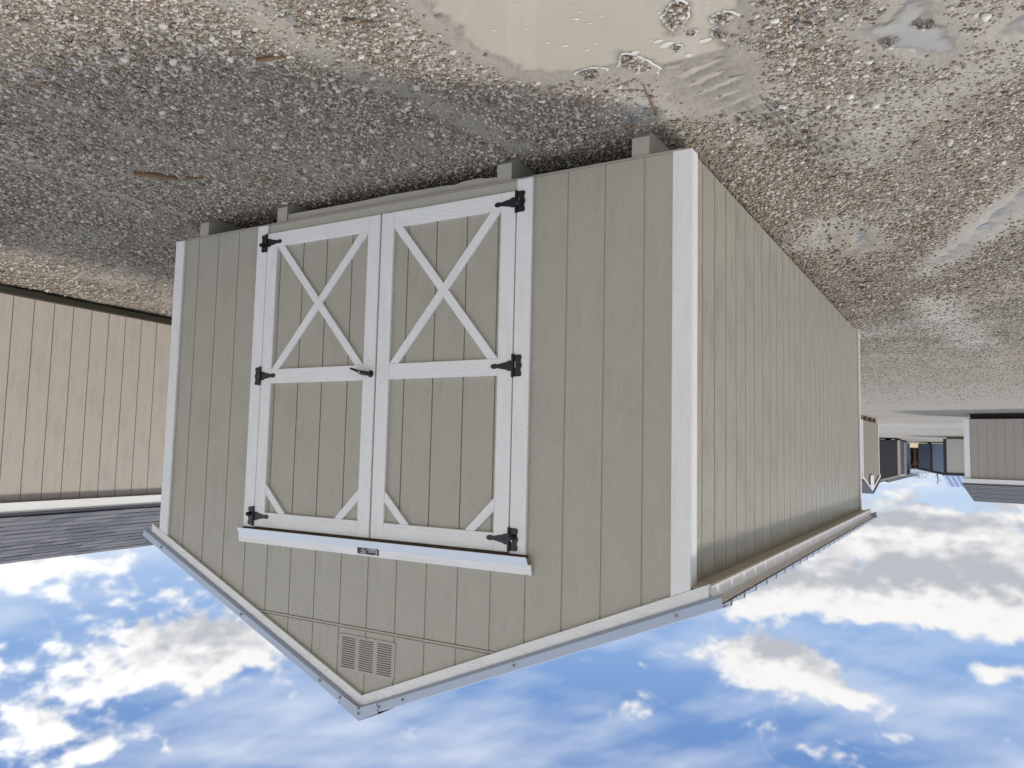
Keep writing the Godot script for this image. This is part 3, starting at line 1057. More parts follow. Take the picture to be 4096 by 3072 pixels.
			if e > 0:
				for x in [0.14, 0.30, 0.98, 1.80]:
					var sm := MB.new()
					var y: float = 3.043 - SLOPE * x
					sm.tube([Vector3(s * x, y, 0.034), Vector3(s * x, y, 0.039)], [0.009, 0.009], 10)
					sm.tube([Vector3(s * x, y, 0.039), Vector3(s * x, y, 0.045)], [0.005, 0.0045], 6)
					obj("screw", sm, M.screw, f)
		# soffit, fascia, drip edge
		var sf := MB.new()
		var xa: float = s * 1.86
		var xb: float = s * 1.935
		sf.box(Vector3(minf(xa, xb) - (0.0 if s < 0 else 0.02), 2.163, -L - 0.0), Vector3(maxf(xa, xb) + (0.02 if s < 0 else 0.0), 2.171, -0.002))
		obj("soffit", sf, M.soffit, S)
		board("fascia", rect(-L - 0.0, 2.149, -0.001, 2.2215), 0.0, 0.016, M.white if s > 0 else M.fascia, S, 0.0025, LTx.call(-1.934) if s < 0 else Transform3D(Basis(Vector3(0, 0, 1), Vector3.UP, Vector3(-1, 0, 0)), Vector3(1.950, 0, 0)), true)
		var dm := MB.new()
		var dp := [Vector2(1.9515, 2.213), Vector2(1.955, 2.222), Vector2(1.963, 2.226), Vector2(1.976, 2.2245), Vector2(1.978, 2.230), Vector2(1.92, 2.2545)]
		var cuts := [0.02, -1.25, -3.7, -5.0, -L - 0.03]
		for c in cuts.size() - 1:
			for i in dp.size() - 1:
				var a: Vector2 = dp[i]
				var b: Vector2 = dp[i + 1]
				var z0: float = cuts[c]
				var z1: float = cuts[c + 1] + (0.004 if c < cuts.size() - 2 else 0.0)
				dm.quad(Vector3(s * a.x, a.y, z0), Vector3(s * a.x, a.y, z1), Vector3(s * b.x, b.y, z1), Vector3(s * b.x, b.y, z0), Vector3(s * (b.y - a.y), -(b.x - a.x), 0))
		obj("drip_edge", dm, M.drip, S)
		# deck and ribbed sheets
		var dk := MB.new()
		dk.prism(PackedVector2Array([Vector2(0, 3.010), Vector2(s * 1.948, 3.010 - SLOPE * 1.948), Vector2(s * 1.948, 3.052 - SLOPE * 1.948), Vector2(0, 3.052)]), -L - 0.01, -0.002)
		obj("roof_deck", dk, M.plywood, S)
		var rm := MB.new()
		var pz := []
		var q := 0.115
		pz.append(Vector2(0.02, 0.0))
		while q < L + 0.03:
			for w in [[0.0, 0.0], [0.012, 0.025], [0.032, 0.025], [0.044, 0.0], [0.098, 0.0], [0.104, 0.006], [0.114, 0.006], [0.120, 0.0], [0.158, 0.0], [0.164, 0.006], [0.174, 0.006], [0.180, 0.0]]:
				if q + w[0] < L + 0.03:
					pz.append(Vector2(-q - w[0], w[1]))
			q += 0.2286
		for i in pz.size() - 1:
			var a: Vector2 = pz[i]
			var b: Vector2 = pz[i + 1]
			rm.quad(Vector3(0, 3.060 + a.y, a.x), Vector3(s * 1.998, 3.060 - SLOPE * 1.998 + a.y, a.x), Vector3(s * 1.998, 3.060 - SLOPE * 1.998 + b.y, b.x), Vector3(0, 3.060 + b.y, b.x), Vector3(s * SLOPE, 1, 0))
		obj("roof_panel", rm, M.roof_metal, S)
	# ridge cap with its folded end plate
	var rc := MB.new()
	for s in [-1.0, 1.0]:
		rc.prism(PackedVector2Array([Vector2(0, 3.080), Vector2(s * 0.16, 3.080 - SLOPE * 0.16), Vector2(s * 0.16, 3.084 - SLOPE * 0.16), Vector2(0, 3.087)]), -L - 0.03, 0.030)
	var cap := obj("ridge_cap", rc, M.metal, S)
	var ep := MB.new()
	ep.prism(PackedVector2Array([Vector2(-0.125, 3.012 - SLOPE * 0.11), Vector2(0, 3.014), Vector2(0.125, 3.012 - SLOPE * 0.11), Vector2(0.14, 3.076 - SLOPE * 0.14), Vector2(0, 3.080), Vector2(-0.14, 3.076 - SLOPE * 0.14)]), 0.0362, 0.0382, 0.0, Transform3D.IDENTITY)
	obj("ridge_end_plate", ep, M.metal, cap)
	for y in [3.016, 3.045]:
		var sm := MB.new()
		sm.tube([Vector3(0.0, y, 0.038), Vector3(0.0, y, 0.042)], [0.009, 0.009], 10)
		sm.tube([Vector3(0.0, y, 0.042), Vector3(0.0, y, 0.048)], [0.005, 0.0045], 6)
		obj("screw", sm, M.screw, cap)
	shed_vent(S)
	shed_doors(S)

func shed_vent(S: Node) -> void:
	var m := MB.new()
	m.prism(rect(-0.2135, 2.642, 0.1885, 2.840), 0.0005, 0.004, 0.001)
	var vent := obj("gable_vent", m, M.beige_plain, S)
	var hood := MB.new()
	var slit := MB.new()
	for c in [[-0.190, -0.0895], [-0.0595, 0.042], [0.071, 0.171]]:
		for r in 14:
			var y := 2.662 + r * 0.01235
			slit.box(Vector3(c[0] + 0.002, y - 0.0010, 0.0041), Vector3(c[1] - 0.002, y + 0.0012, 0.0046))  # dark strips painted in for the shade inside the openings
			# pressed hood above each slit, open downwards
			var T := Transform3D(Basis(Vector3(0, 0, -1), Vector3.UP, Vector3(1, 0, 0)), Vector3(c[0], 0, 0.004))
			hood.prism(PackedVector2Array([Vector2(0, y + 0.0085), Vector2(0, y + 0.0025), Vector2(-0.0045, y + 0.0018)]), 0.0, c[1] - c[0], 0.0, T)
	obj("louver_shade_strips", slit, M.dark, vent)
	obj("louver_hoods", hood, M.beige_plain, vent)
	for p in [Vector2(0.183, 2.648), Vector2(-0.208, 2.648), Vector2(0.183, 2.833), Vector2(-0.208, 2.833), Vector2(-0.01, 2.65), Vector2(0.055, 2.646), Vector2(-0.075, 2.646), Vector2(-0.01, 2.832)]:
		var sm := MB.new()
		sm.tube([Vector3(p.x, p.y, 0.003), Vector3(p.x, p.y, 0.0065)], [0.0042, 0.003], 8)
		obj("rivet", sm, M.beige_plain, vent)

func hinge(parent: Node, side: float, y: float, knob: bool) -> void:
	# strap on the door, plate on the casing, pin between; side -1: near door
	var m := MB.new()
	var bx := side * 0.9265
	var strap := PackedVector2Array()
	for p in [[0.0, -0.028], [0.030, -0.026], [0.032, -0.021], [0.040, -0.020], [0.095, -0.0095], [0.103, -0.0135], [0.120, -0.0125], [0.129, -0.007], [0.132, 0.0], [0.129, 0.007], [0.120, 0.0125], [0.103, 0.0135], [0.095, 0.0095], [0.040, 0.020], [0.032, 0.021], [0.030, 0.026], [0.0, 0.028]]:
		strap.append(Vector2(bx - side * p[0], y + p[1]))
	m.prism(strap, 0.0205, 0.0235, 0.0008)
	var plate := PackedVector2Array()
	for p in [[0.0, -0.056], [0.044, -0.056], [0.052, -0.050], [0.052, -0.036], [0.048, -0.030], [0.048, -0.014], [0.054, -0.006], [0.054, 0.006], [0.048, 0.014], [0.048, 0.030], [0.052, 0.036], [0.052, 0.050], [0.044, 0.056], [0.0, 0.056]]:
		plate.append(Vector2(bx + side * p[0], y + p[1]))
	m.prism(plate, 0.0188, 0.0225, 0.0008)
	m.tube([Vector3(bx + side * 0.003, y - 0.060, 0.027), Vector3(bx + side * 0.003, y - 0.056, 0.027), Vector3(bx + side * 0.003, y + 0.056, 0.027), Vector3(bx + side * 0.003, y + 0.060, 0.027)], [0.006, 0.0075, 0.0075, 0.006], 10)
	if knob:
		var ky := y + (0.016 if y < 1.0 else -0.012)
		var kx := bx + side * 0.026
		m.tube([Vector3(kx, ky, 0.022), Vector3(kx, ky, 0.050), Vector3(kx, ky, 0.057), Vector3(kx, ky, 0.060)], [0.013, 0.0125, 0.009, 0.003], 12)
	var h := obj("hinge", m, M.black, parent)
	if not knob or side < 0:
		var pin := MB.new()
		pin.box(Vector3(bx + side * 0.017 - 0.0018, y - 0.022, 0.0226), Vector3(bx + side * 0.017 + 0.0018, y + 0.012, 0.0235))
		obj("hinge_pin", pin, M.steel, parent)

func shed_doors(S: Node) -> void:
	# casing, sill board, header
	for s in [-1.0, 1.0]:
		board("door_casing", rect(s * 1.0225, 0.177, s * 0.9295, 2.098), 0.0005, 0.0185, M.white, S, 0.002)
	var sb := board("threshold_board", rect(-0.9285, 0.1765, 0.9285, 0.2315), -0.006, 0.004, M.beige_plain, S, 0.002)
	for x in [0.86, 0.66, 0.52, 0.40, 0.29, 0.17, 0.10, -0.06, -0.18, -0.29, -0.37, -0.46, -0.62, -0.85]:
		var nm := MB.new()
		var yy := 0.203 + rng.randf_range(-0.008, 0.006)
		nm.tube([Vector3(x, yy, 0.003), Vector3(x, yy, 0.0046)], [0.0028, 0.0028], 7)
		obj("nail_head", nm, M.plywood, sb)
	var hd := MB.new()
	hd.box(Vector3(-1.03, 2.0985, -0.02), Vector3(1.03, 2.125, 0.010))
	obj("door_header", hd, M.plywood, S)
	var ht := board("header_trim", rect(-1.058, 0.0, 1.058, 0.052), 0.0, 0.014, M.white, S, 0.002, Transform3D(Basis(Vector3.RIGHT, deg_to_rad(-9.0)), Vector3(0, 2.142, 0.0095)), true)
	var fm := MB.new()
	fm.prism(PackedVector2Array([Vector2(-1.044, 0), Vector2(1.044, 0), Vector2(1.044, 0.056), Vector2(-1.044, 0.056)]), 0.0, 0.0025, 0.0, Transform3D(Basis(Vector3.RIGHT, deg_to_rad(-31.0)), Vector3(0, 2.1045, 0.0485)))
	obj("header_flashing", fm, M.metal_white, S)
	for s in [-1.0, 1.0]:
		var bl := MB.new()
		var T := Transform3D(Basis(Vector3(0, 0, -1), Vector3.UP, Vector3(1, 0, 0)), Vector3(s * 1.03 - 0.01, 0, 0))
		bl.prism(PackedVector2Array([Vector2(-0.002, 2.112), Vector2(-0.040, 2.112), Vector2(-0.016, 2.150), Vector2(-0.002, 2.150)]), 0.0, 0.02, 0.0, T)
		obj("header_block", bl, M.lumber, S)
	# maker's plate
	var T := Transform3D(Basis(Vector3.RIGHT, deg_to_rad(-9.0)), Vector3(-0.012, 2.1655, 0.0213))
	var st := MB.new()
	var pl := PackedVector2Array()
	for c in [[0.072, 0.0135, 0.0], [-0.072, 0.0135, PI / 2], [-0.072, -0.0135, PI], [0.072, -0.0135, PI * 1.5]]:
		for j in 4:
			var a: float = c[2] + PI / 2 * j / 3.0
			pl.append(Vector2(c[0] + cos(a) * 0.006, c[1] + sin(a) * 0.006))
	st.prism(pl, 0.0, 0.001, 0.0, T)
	var plate := obj("maker_plate", st, M.sticker, S)
	var tm := TextMesh.new()
	tm.text = "QUALITY"
	var fnt := SystemFont.new()
	fnt.font_names = PackedStringArray(["Droid Sans"])
	tm.font = fnt
	tm.font_size = 32
	tm.pixel_size = 0.00042
	tm.depth = 0.0004
	var to := obj("lettering", tm, M.print, plate)
	to.transform = T * Transform3D(Basis(), Vector3(-0.031, 0.001, 0.0013))
	var pr := MB.new()
	pr.prism(rect(-0.0665, -0.0095, 0.006, -0.0070), 0.001, 0.0014, 0.0, T)
	pr.prism(PackedVector2Array([Vector2(-0.0665, -0.0095), Vector2(-0.0630, -0.0095), Vector2(-0.0630, 0.009), Vector2(-0.055, 0.0155), Vector2(-0.048, 0.0165), Vector2(-0.048, 0.0190), Vector2(-0.057, 0.0180), Vector2(-0.0665, 0.0105)]), 0.001, 0.0014, 0.0, T)
	obj("logo_bar", pr, M.print, plate)
	# the rest of the print is too small to read: rows of fine strokes
	var fine := MB.new()
	for row in [[-0.060, 0.0, -0.0140, 0.0012], [0.014, 0.056, 0.0135, 0.0014], [0.016, 0.050, 0.0080, 0.0010], [0.016, 0.050, 0.0025, 0.0013], [0.014, 0.054, -0.0035, 0.0008], [0.024, 0.042, -0.0085, 0.001], [0.028, 0.038, -0.0130, 0.001]]:
		var x: float = row[0]
		while x < row[1]:
			var w := rng.randf_range(0.0012, 0.0030)
			fine.prism(rect(x, row[2] - row[3], minf(x + w, row[1]), row[2] + row[3]), 0.001, 0.0013, 0.0, T)
			x += w + 0.0007
	obj("fine_print", fine, M.print, plate)
	# doors
	for s in [-1.0, 1.0]:
		var hx: float = s * 0.9235 # hinge edge
		var lx := -0.0235 if s < 0 else -0.0115 # lock edge
		var bk := MB.new()
		bk.prism(rect(minf(hx, lx), 0.236, maxf(hx, lx), 2.092), -0.006, -0.0035, 0.0)
		var D := obj("door", bk, M.beige_plain, S)
		D.set_meta("label", "door leaf without a handle" if s < 0 else "door leaf with the black lever handle")
		var hi: float = hx - s * 0.088
		var li: float = lx + s * 0.090
		var edges: Array = [-0.8128, -0.6130, -0.4120, -0.2125] if s < 0 else [0.2095, 0.4150, 0.6140, 0.8150]
		var xs := [minf(hx, lx)] + edges + [maxf(hx, lx)]
		for i in xs.size() - 1:
			board("siding_board", rect(xs[i] + G2, 0.238, xs[i + 1] - G2, 2.090), -0.0035, 0.0045, M.beige, D, 0.0015)
		board("stile", rect(minf(hx, hi), 0.236, maxf(hx, hi), 2.092), 0.0046, 0.0205, M.white, D, 0.0018)
		board("stile", rect(minf(lx, li), 0.236, maxf(lx, li), 2.092), 0.0046, 0.0205, M.white, D, 0.0018)
		var a := minf(hi, li)
		var b := maxf(hi, li)
		for y in [[0.236, 0.327], [1.1125, 1.2005], [2.0015, 2.092]]:
			board("rail", rect(a + 0.0005, y[0], b - 0.0005, y[1]), 0.0046, 0.0203, M.white, D, 0.0018, Transform3D.IDENTITY, true)
		# crossed braces, one continuous and one in two halves
		var y0 := 0.3275
		var y1 := 1.112
		for f in [0, 1]:
			var p0 := Vector2(a + 0.0005 if f == 0 else b - 0.0005, y0)
			var p1 := Vector2(b - 0.0005 if f == 0 else a + 0.0005, y1)
			var w := 0.064 * (1.0 if f == 0 else -1.0)
			var whole: bool = f == (0 if s < 0 else 1)
			var A0 := p0
			var A1 := p0 + Vector2(w, 0)
			var C1 := p1
			var C0 := p1 - Vector2(w, 0)
			if whole:
				brace(D, PackedVector2Array([A0, A1, C1, C0]), 0.0195)
			else:
				var mid := (p0 + p1) * 0.5
				# stop each half on the through brace's edges
				var dirt := (Vector2(p0.x, y1) - Vector2(p1.x, y0)).normalized()
				var nrm := Vector2(-dirt.y, dirt.x)
				if nrm.dot(p0 - mid) < 0: nrm = -nrm
				var hw := absf(w) * absf(dirt.y) * 0.5 + 0.0006
				var e0 := (C0 - A0)
				var cut := func(P: Vector2, sgn: float) -> Vector2:
					var t := (sgn * hw - (P - mid).dot(nrm)) / e0.dot(nrm)
					return P + e0 * t
				brace(D, PackedVector2Array([A0, A1, cut.call(A1, 1.0), cut.call(A0, 1.0)]), 0.0190)
				brace(D, PackedVector2Array([cut.call(A0, -1.0), cut.call(A1, -1.0), C1, C0]), 0.0190)
		# corner braces under the top rail
		for c in [[a, 1.0], [b, -1.0]]:
			var e: float = c[0] + c[1] * 0.0005
			brace(D, PackedVector2Array([Vector2(e, 1.824), Vector2(e, 1.889), Vector2(e + c[1] * 0.1155, 2.001), Vector2(e + c[1] * 0.1775, 2.001)]), 0.0195)
		for h in [[0.297, true], [1.153, false], [2.028, true]]:
			hinge(D, s, h[0], h[1])
		if s > 0:
			var hm := MB.new()
			hm.tube([Vector3(0.017, 1.167, 0.020), Vector3(0.017, 1.167, 0.026), Vector3(0.017, 1.167, 0.030)], [0.020, 0.020, 0.014], 16)
			hm.tube([Vector3(0.017, 1.167, 0.028), Vector3(0.018, 1.167, 0.048)], [0.012, 0.011], 12)
			hm.tube([Vector3(0.008, 1.168, 0.048), Vector3(0.018, 1.167, 0.052), Vector3(0.050, 1.163, 0.056), Vector3(0.072, 1.157, 0.056), Vector3(0.088, 1.151, 0.055), Vector3(0.142, 1.135, 0.052), Vector3(0.150, 1.133, 0.051)], [0.006, 0.013, 0.0135, 0.012, 0.0085, 0.0065, 0.003], 12)
			obj("handle", hm, M.black_plastic, D)
			var lk := MB.new()
			lk.tube([Vector3(0.064, 1.159, 0.066), Vector3(0.064, 1.159, 0.0695)], [0.0062, 0.0058], 12)
			obj("lock_cylinder", lk, M.steel, D)

const G2 := 0.0035

func brace(D: Node, poly: PackedVector2Array, z1: float) -> void:
	# grain follows the brace: turn the outline upright, then turn the mesh back
	var d := (poly[2] - poly[1]).normalized()
	var ang := atan2(d.x, d.y)
	var r := PackedVector2Array()
	for p in poly:
		r.append(p.rotated(ang))
	board("brace", r, 0.0046, z1, M.white, D, 0.0016, Transform3D(Basis(Vector3(0, 0, 1), -ang), Vector3.ZERO))

# ------------------------------------------------------------------ the other sheds
# gable front at local z = 0 facing +z, local x across, length towards -z
func lot_shed(called: String, label: String, at: Vector3, turn: float, c: Dictionary) -> Node3D:
	var S := thing(called, label, "shed", at, turn, "sheds for sale on the gravel lot")
	var w: float = c.w * 0.5
	var L: float = c.l
	var y0: float = c.get("floor", 0.15)
	var h: float = c.h
	var sl: float = c.slope
	var oh: float = c.get("over", 0.12)
	var tr: float = c.get("trim_w", 0.09)
	var sp: float = c.get("board", B8)
	var ry := func(x: float) -> float: return h + (w - absf(x)) * sl
	for x in [-w * 0.8, -w * 0.3, w * 0.3, w * 0.8]:
		var m := MB.new()
		if c.get("along", false):
			m.box(Vector3(x - 0.045, -0.06, -L + 0.1), Vector3(x + 0.045, y0, -0.1))
		else:
			m.box(Vector3(x - 0.045, -0.06, -L + 0.02), Vector3(x + 0.045, y0, -0.02))
		obj("skid", m, c.get("skid", M.lumber), S)
	var fl := MB.new()
	fl.box(Vector3(-w + 0.03, y0 - 0.02, -L + 0.03), Vector3(w - 0.03, y0 + 0.01, -0.03))
	obj("floor", fl, c.get("skid", M.lumber), S)
	var faces := {
		"front": Transform3D(Basis(), Vector3(0, 0, 0)),
		"back": Transform3D(Basis(Vector3.UP, PI), Vector3(0, 0, -L)),
		"left": Transform3D(Basis(Vector3.UP, -PI / 2), Vector3(-w, 0, -L / 2)),
		"right": Transform3D(Basis(Vector3.UP, PI / 2), Vector3(w, 0, -L / 2))}
	for f in faces:
		var T: Transform3D = faces[f]
		var gable: bool = f == "front" or f == "back"
		var hw: float = w if gable else L / 2
		var m := MB.new()
		var siding: Material = c.get(f, c.siding)
		if gable:
			m.prism(PackedVector2Array([Vector2(-w, y0), Vector2(w, y0), Vector2(w, h), Vector2(0, ry.call(0.0)), Vector2(-w, h)]), -0.06, -0.008, 0.0, T)
		else:
			m.prism(rect(-hw + 0.06, y0, hw - 0.06, h), -0.06, -0.008, 0.0, T)
		var wl := obj("wall", m, siding, S)
		if f in c.boards:
			var k := 0
			var x := -hw
			while x < hw - 0.01:
				var xe := minf(x + sp, hw)
				var p: PackedVector2Array
				var a := x + 0.004
				var b := xe - 0.004
				if gable:
					p = PackedVector2Array([Vector2(a, y0), Vector2(b, y0), Vector2(b, ry.call(b)), Vector2(a, ry.call(a))])
					if a < -0.01 and b > 0.01:
						p.insert(3, Vector2(0, ry.call(0.0)))
				else:
					p = rect(a, y0, b, h)
				board("siding_board", p, -0.008, 0.0, siding, wl, 0.001, T)
				x = xe
				k += 1
		else:
			var m2 := MB.new()
			if gable:
				m2.prism(PackedVector2Array([Vector2(-w, y0), Vector2(w, y0), Vector2(w, h), Vector2(0, ry.call(0.0)), Vector2(-w, h)]), -0.0079, 0.0, 0.0, T)
			else:
				m2.prism(rect(-hw, y0, hw, h), -0.0079, 0.0, 0.0, T)
			obj("siding", m2, siding, wl)
		for s in [-1.0, 1.0]:
			board("corner_trim", rect(s * (hw + (0.016 if gable else 0.0)), y0 - 0.01, s * (hw - tr), h + (0.02 if gable else -0.001)), 0.0003, 0.016, c.trim, S, 0.002, T)
		if gable:
			for s in [-1.0, 1.0]:
				board("rake_trim", PackedVector2Array([Vector2(0, ry.call(0.0) - tr * 0.9), Vector2(s * (w + oh), h - oh * sl - tr * 0.9), Vector2(s * (w + oh), h - oh * sl + 0.02), Vector2(0, ry.call(0.0) + 0.02)]), 0.0165, 0.032, c.trim, S, 0.0, T)
		else:
			board("fascia", rect(-L / 2 - 0.016, h - oh * sl - tr * 0.9, L / 2 + 0.016, h - oh * sl + 0.012), oh - 0.016, oh, c.trim, S, 0.002, T, true)
			board("soffit", rect(-L / 2, h - oh * sl - tr * 0.5, L / 2, h - oh * sl - tr * 0.5 + 0.01), 0.017, oh - 0.017, c.get("soffit", c.trim), S, 0.0, T)
	# roof
	var go := 0.06
	for s in [-1.0, 1.0]:
		var m := MB.new()
		var xo := w + oh + 0.02
		var yo: float = h - (oh + 0.02) * sl
		m.prism(PackedVector2Array([Vector2(0, ry.call(0.0) + 0.021), Vector2(s * xo, yo + 0.021), Vector2(s * xo, yo + 0.045), Vector2(0, ry.call(0.0) + 0.045)]), -L - go, go)
		var roofm: Material = c.roof
		var rf := obj("roof", m, roofm, S)
		var sides: Array = c.get("roof_sides", [])
		if s in sides:
			roof_cover(rf, s, xo, yo + 0.046, ry.call(0.0) + 0.046, L + 2 * go, go, c)
	return S

func roof_cover(rf: Node, s: float, xo: float, yo: float, yr: float, len: float, go: float, c: Dictionary) -> void:
	var run := Vector2(xo, yr - yo)
	var sl := run.length()
	var up := Vector3(-s * run.x / sl, run.y / sl, 0)
	var nor := Vector3(s * run.y / sl, run.x / sl, 0)
	# local x along the eave (towards -z), y up the slope, z off the roof
	var T := Transform3D(Basis(Vector3(0, 0, -1), up, nor), Vector3(s * xo, yo, go))
	if c.cover == "ribs":
		var z := 0.05
		while z < len:
			board("roof_rib", rect(z, 0.0, z + 0.035, sl), 0.0, 0.022, c.rib, rf, 0.006, T)
			z += c.get("rib_step", 0.23)
		return
	var expo: float = c.get("course", 0.14)
	var y := 0.0
	var row := 0
	while y < sl - 0.02:
		var tilt := Basis(Vector3(1, 0, 0), -0.03)
		if c.cover == "courses":
			var Tc := T * Transform3D(Basis(Vector3(1, 0, 0), -0.06), Vector3(0, y, 0.008))
			board("shingle_course", rect(0, -0.01, len, minf(expo + 0.02, sl - y)), 0.0, 0.008, M.shingle[row % 3], rf, 0.0, Tc)
		else:
			var x := -rng.randf() * 0.2
			while x < len:
				var w := rng.randf_range(0.14, 0.34)
				var a := maxf(x, 0.0)
				var b := minf(x + w - 0.003, len)
				if b > a + 0.01:
					var Ts := T * Transform3D(Basis(Vector3(1, 0, 0), -0.045), Vector3(0, y, 0.0075 + 0.003 * (rng.randi() % 2)))
					board("shingle", rect(a, -0.012 + 0.006 * rng.randf(), b, minf(expo + 0.02, sl - y)), 0.0, 0.006, M.shingle[rng.randi() % 4], rf, 0.0, Ts)
				x += w
		y += expo
		row += 1

func other_sheds() -> void:
	# neighbour on the right: long wall faces the beige shed
	var ang := deg_to_rad(6.5)
	# local right side faces -x after turning by PI: front gable looks to +z
	var hc := {"w": 3.05, "l": 6.1, "h": 2.17, "slope": 0.42, "floor": 0.13, "over": 0.06, "siding": M.pink_tan, "trim": M.white, "roof": M.shingle[2], "cover": "shingles", "course": 0.145, "boards": ["left"], "roof_sides": [-1.0], "skid": M.beige_rough, "along": true, "trim_w": 0.1}
	var p0 := Vector3(4.77, 0.12, -0.43)
	var dir := Vector3(sin(ang), 0, -cos(ang)) # along the wall, away
	var nrm := Vector3(cos(ang), 0, sin(ang)) # into the shed
	lot_shed("tan_shed", "pinkish tan shed with white fascia and grey shingle roof right beside the beige shed", p0 - dir * 1.9 + nrm * 1.525, -ang, hc)
	# behind the beige shed: gable turned to the aisle
	var ac := {"w": 2.92 * 1.0, "l": 4.2, "h": 1.86, "slope": 0.27, "floor": 0.15, "over": 0.1, "siding": M.taupe2, "trim": M.white, "roof": M.shingle[2], "cover": "courses", "boards": ["front"], "roof_sides": [1.0, -1.0], "board": 0.30, "trim_w": 0.1}
	var a0 := Vector3(-0.184, 0.365, -20.887)
	var a1 := Vector3(-0.332, 0.365, -23.808)
	var amid := (a0 + a1) * 0.5
	var adir := (a1 - a0).normalized()
	var an := Vector3(adir.z, 0, -adir.x) # faces -x
	var A := lot_shed("taupe_gable_shed", "taupe shed with white trim whose gable shows past the beige shed", amid, atan2(an.x, an.z), ac)
	var pm := MB.new()
	pm.box(Vector3(-0.22, 1.76, 0.033), Vector3(0.36, 2.17, 0.040))
	obj("gable_notice", pm, M.paper, A)
	# dark plum shed with a deep porch gable
	var bc := {"w": 2.3, "l": 3.6, "h": 2.36, "slope": 0.30, "floor": 0.14, "over": 0.02, "siding": M.plum, "trim": M.putty, "roof": M.shingle[1], "cover": "courses", "boards": ["front"], "roof_sides": [1.0, -1.0], "trim_w": 0.13, "skid": M.dark_wood}
	lot_shed("plum_shed", "dark plum shed with putty trim between the taupe and navy sheds", Vector3(1.40 + 0.75, 0.38, -50.0), 0.0, bc)
	var cc := {"w": 2.3, "l": 3.6, "h": 2.5, "slope": 0.32, "floor": 0.14, "over": 0.5, "siding": M.navy, "trim": M.pale_blue, "roof": M.shingle[1], "cover": "courses", "boards": ["front"], "roof_sides": [1.0, -1.0], "trim_w": 0.15, "skid": M.dark_wood}
	lot_shed("navy_shed", "navy shed with pale blue corner trim behind the plum shed", Vector3(1.09 + 1.15, 0.38, -56.4), 0.0, cc)
	# blue shed, its shaded side painted darker on a front panel
	var ec := {"w": 6.4, "l": 4.0, "h": 2.02, "slope": 0.22, "floor": 0.14, "over": 0.08, "siding": M.blue, "trim": M.ink_trim, "roof": M.shingle[2], "cover": "courses", "boards": ["front"], "roof_sides": [1.0], "trim_w": 0.12, "skid": M.dark_wood, "board": 0.3}
	var E := lot_shed("blue_shed", "blue shed with a panel painted darker for its shaded side and black trim far down the left row", Vector3(0.66 - 3.2, 0.35, -62.4), 0.0, ec)
	board("shaded_side_panel", rect(2.44, 0.15, 3.2, 2.05), 0.0005, 0.020, M.shaded_blue, E, 0.002)  # darker paint stands in for shade on the turned side wall
	board("corner_trim", rect(2.28, 0.13, 2.44, 2.25), 0.0005, 0.022, M.ink_trim, E, 0.002)
	# cream shed with a blue ribbed roof
	var fc := {"w": 3.4, "l": 4.2, "h": 2.12, "slope": 0.36, "floor": 0.15, "over": 0.05, "siding": M.cream, "trim": M.ink_trim, "roof": M.roof_blue, "cover": "ribs", "rib": M.metal_white, "boards": ["left"], "roof_sides": [-1.0], "trim_w": 0.14, "board": 0.3, "skid": M.lumber, "along": true, "rib_step": 0.26}
	# long wall faces us: the left side turned to +z
	var fr := deg_to_rad(8.0)
	var fn := Vector3(sin(fr), 0, cos(fr))
	var fd := Vector3(-cos(fr), 0, sin(fr))
	lot_shed("cream_shed", "cream shed with black trim and blue ribbed roof half hidden by the taupe long wall", Vector3(-1.50, 0.35, -45.3) - fn * 1.7 + fd * 0.0, fr + PI / 2, fc)
	# long taupe shed at the left
	var gr := deg_to_rad(11.0)
	var gnv := Vector3(sin(gr), 0, cos(gr))
	var gc := {"w": 2.5, "l": 6.0, "h": 1.86, "slope": 0.36, "floor": 0.15, "over": 0.09, "siding": M.taupe, "trim": M.white, "roof": M.shingle[1], "cover": "courses", "course": 0.125, "boards": ["left"], "roof_sides": [-1.0], "trim_w": 0.12, "skid": M.dark_wood, "along": true}
	lot_shed("taupe_long_shed", "long taupe shed with white corner trim and shingle roof, nearest in the left row", Vector3(-2.73, 0.365, -20.5) - gnv * 1.25, gr + PI / 2, gc)

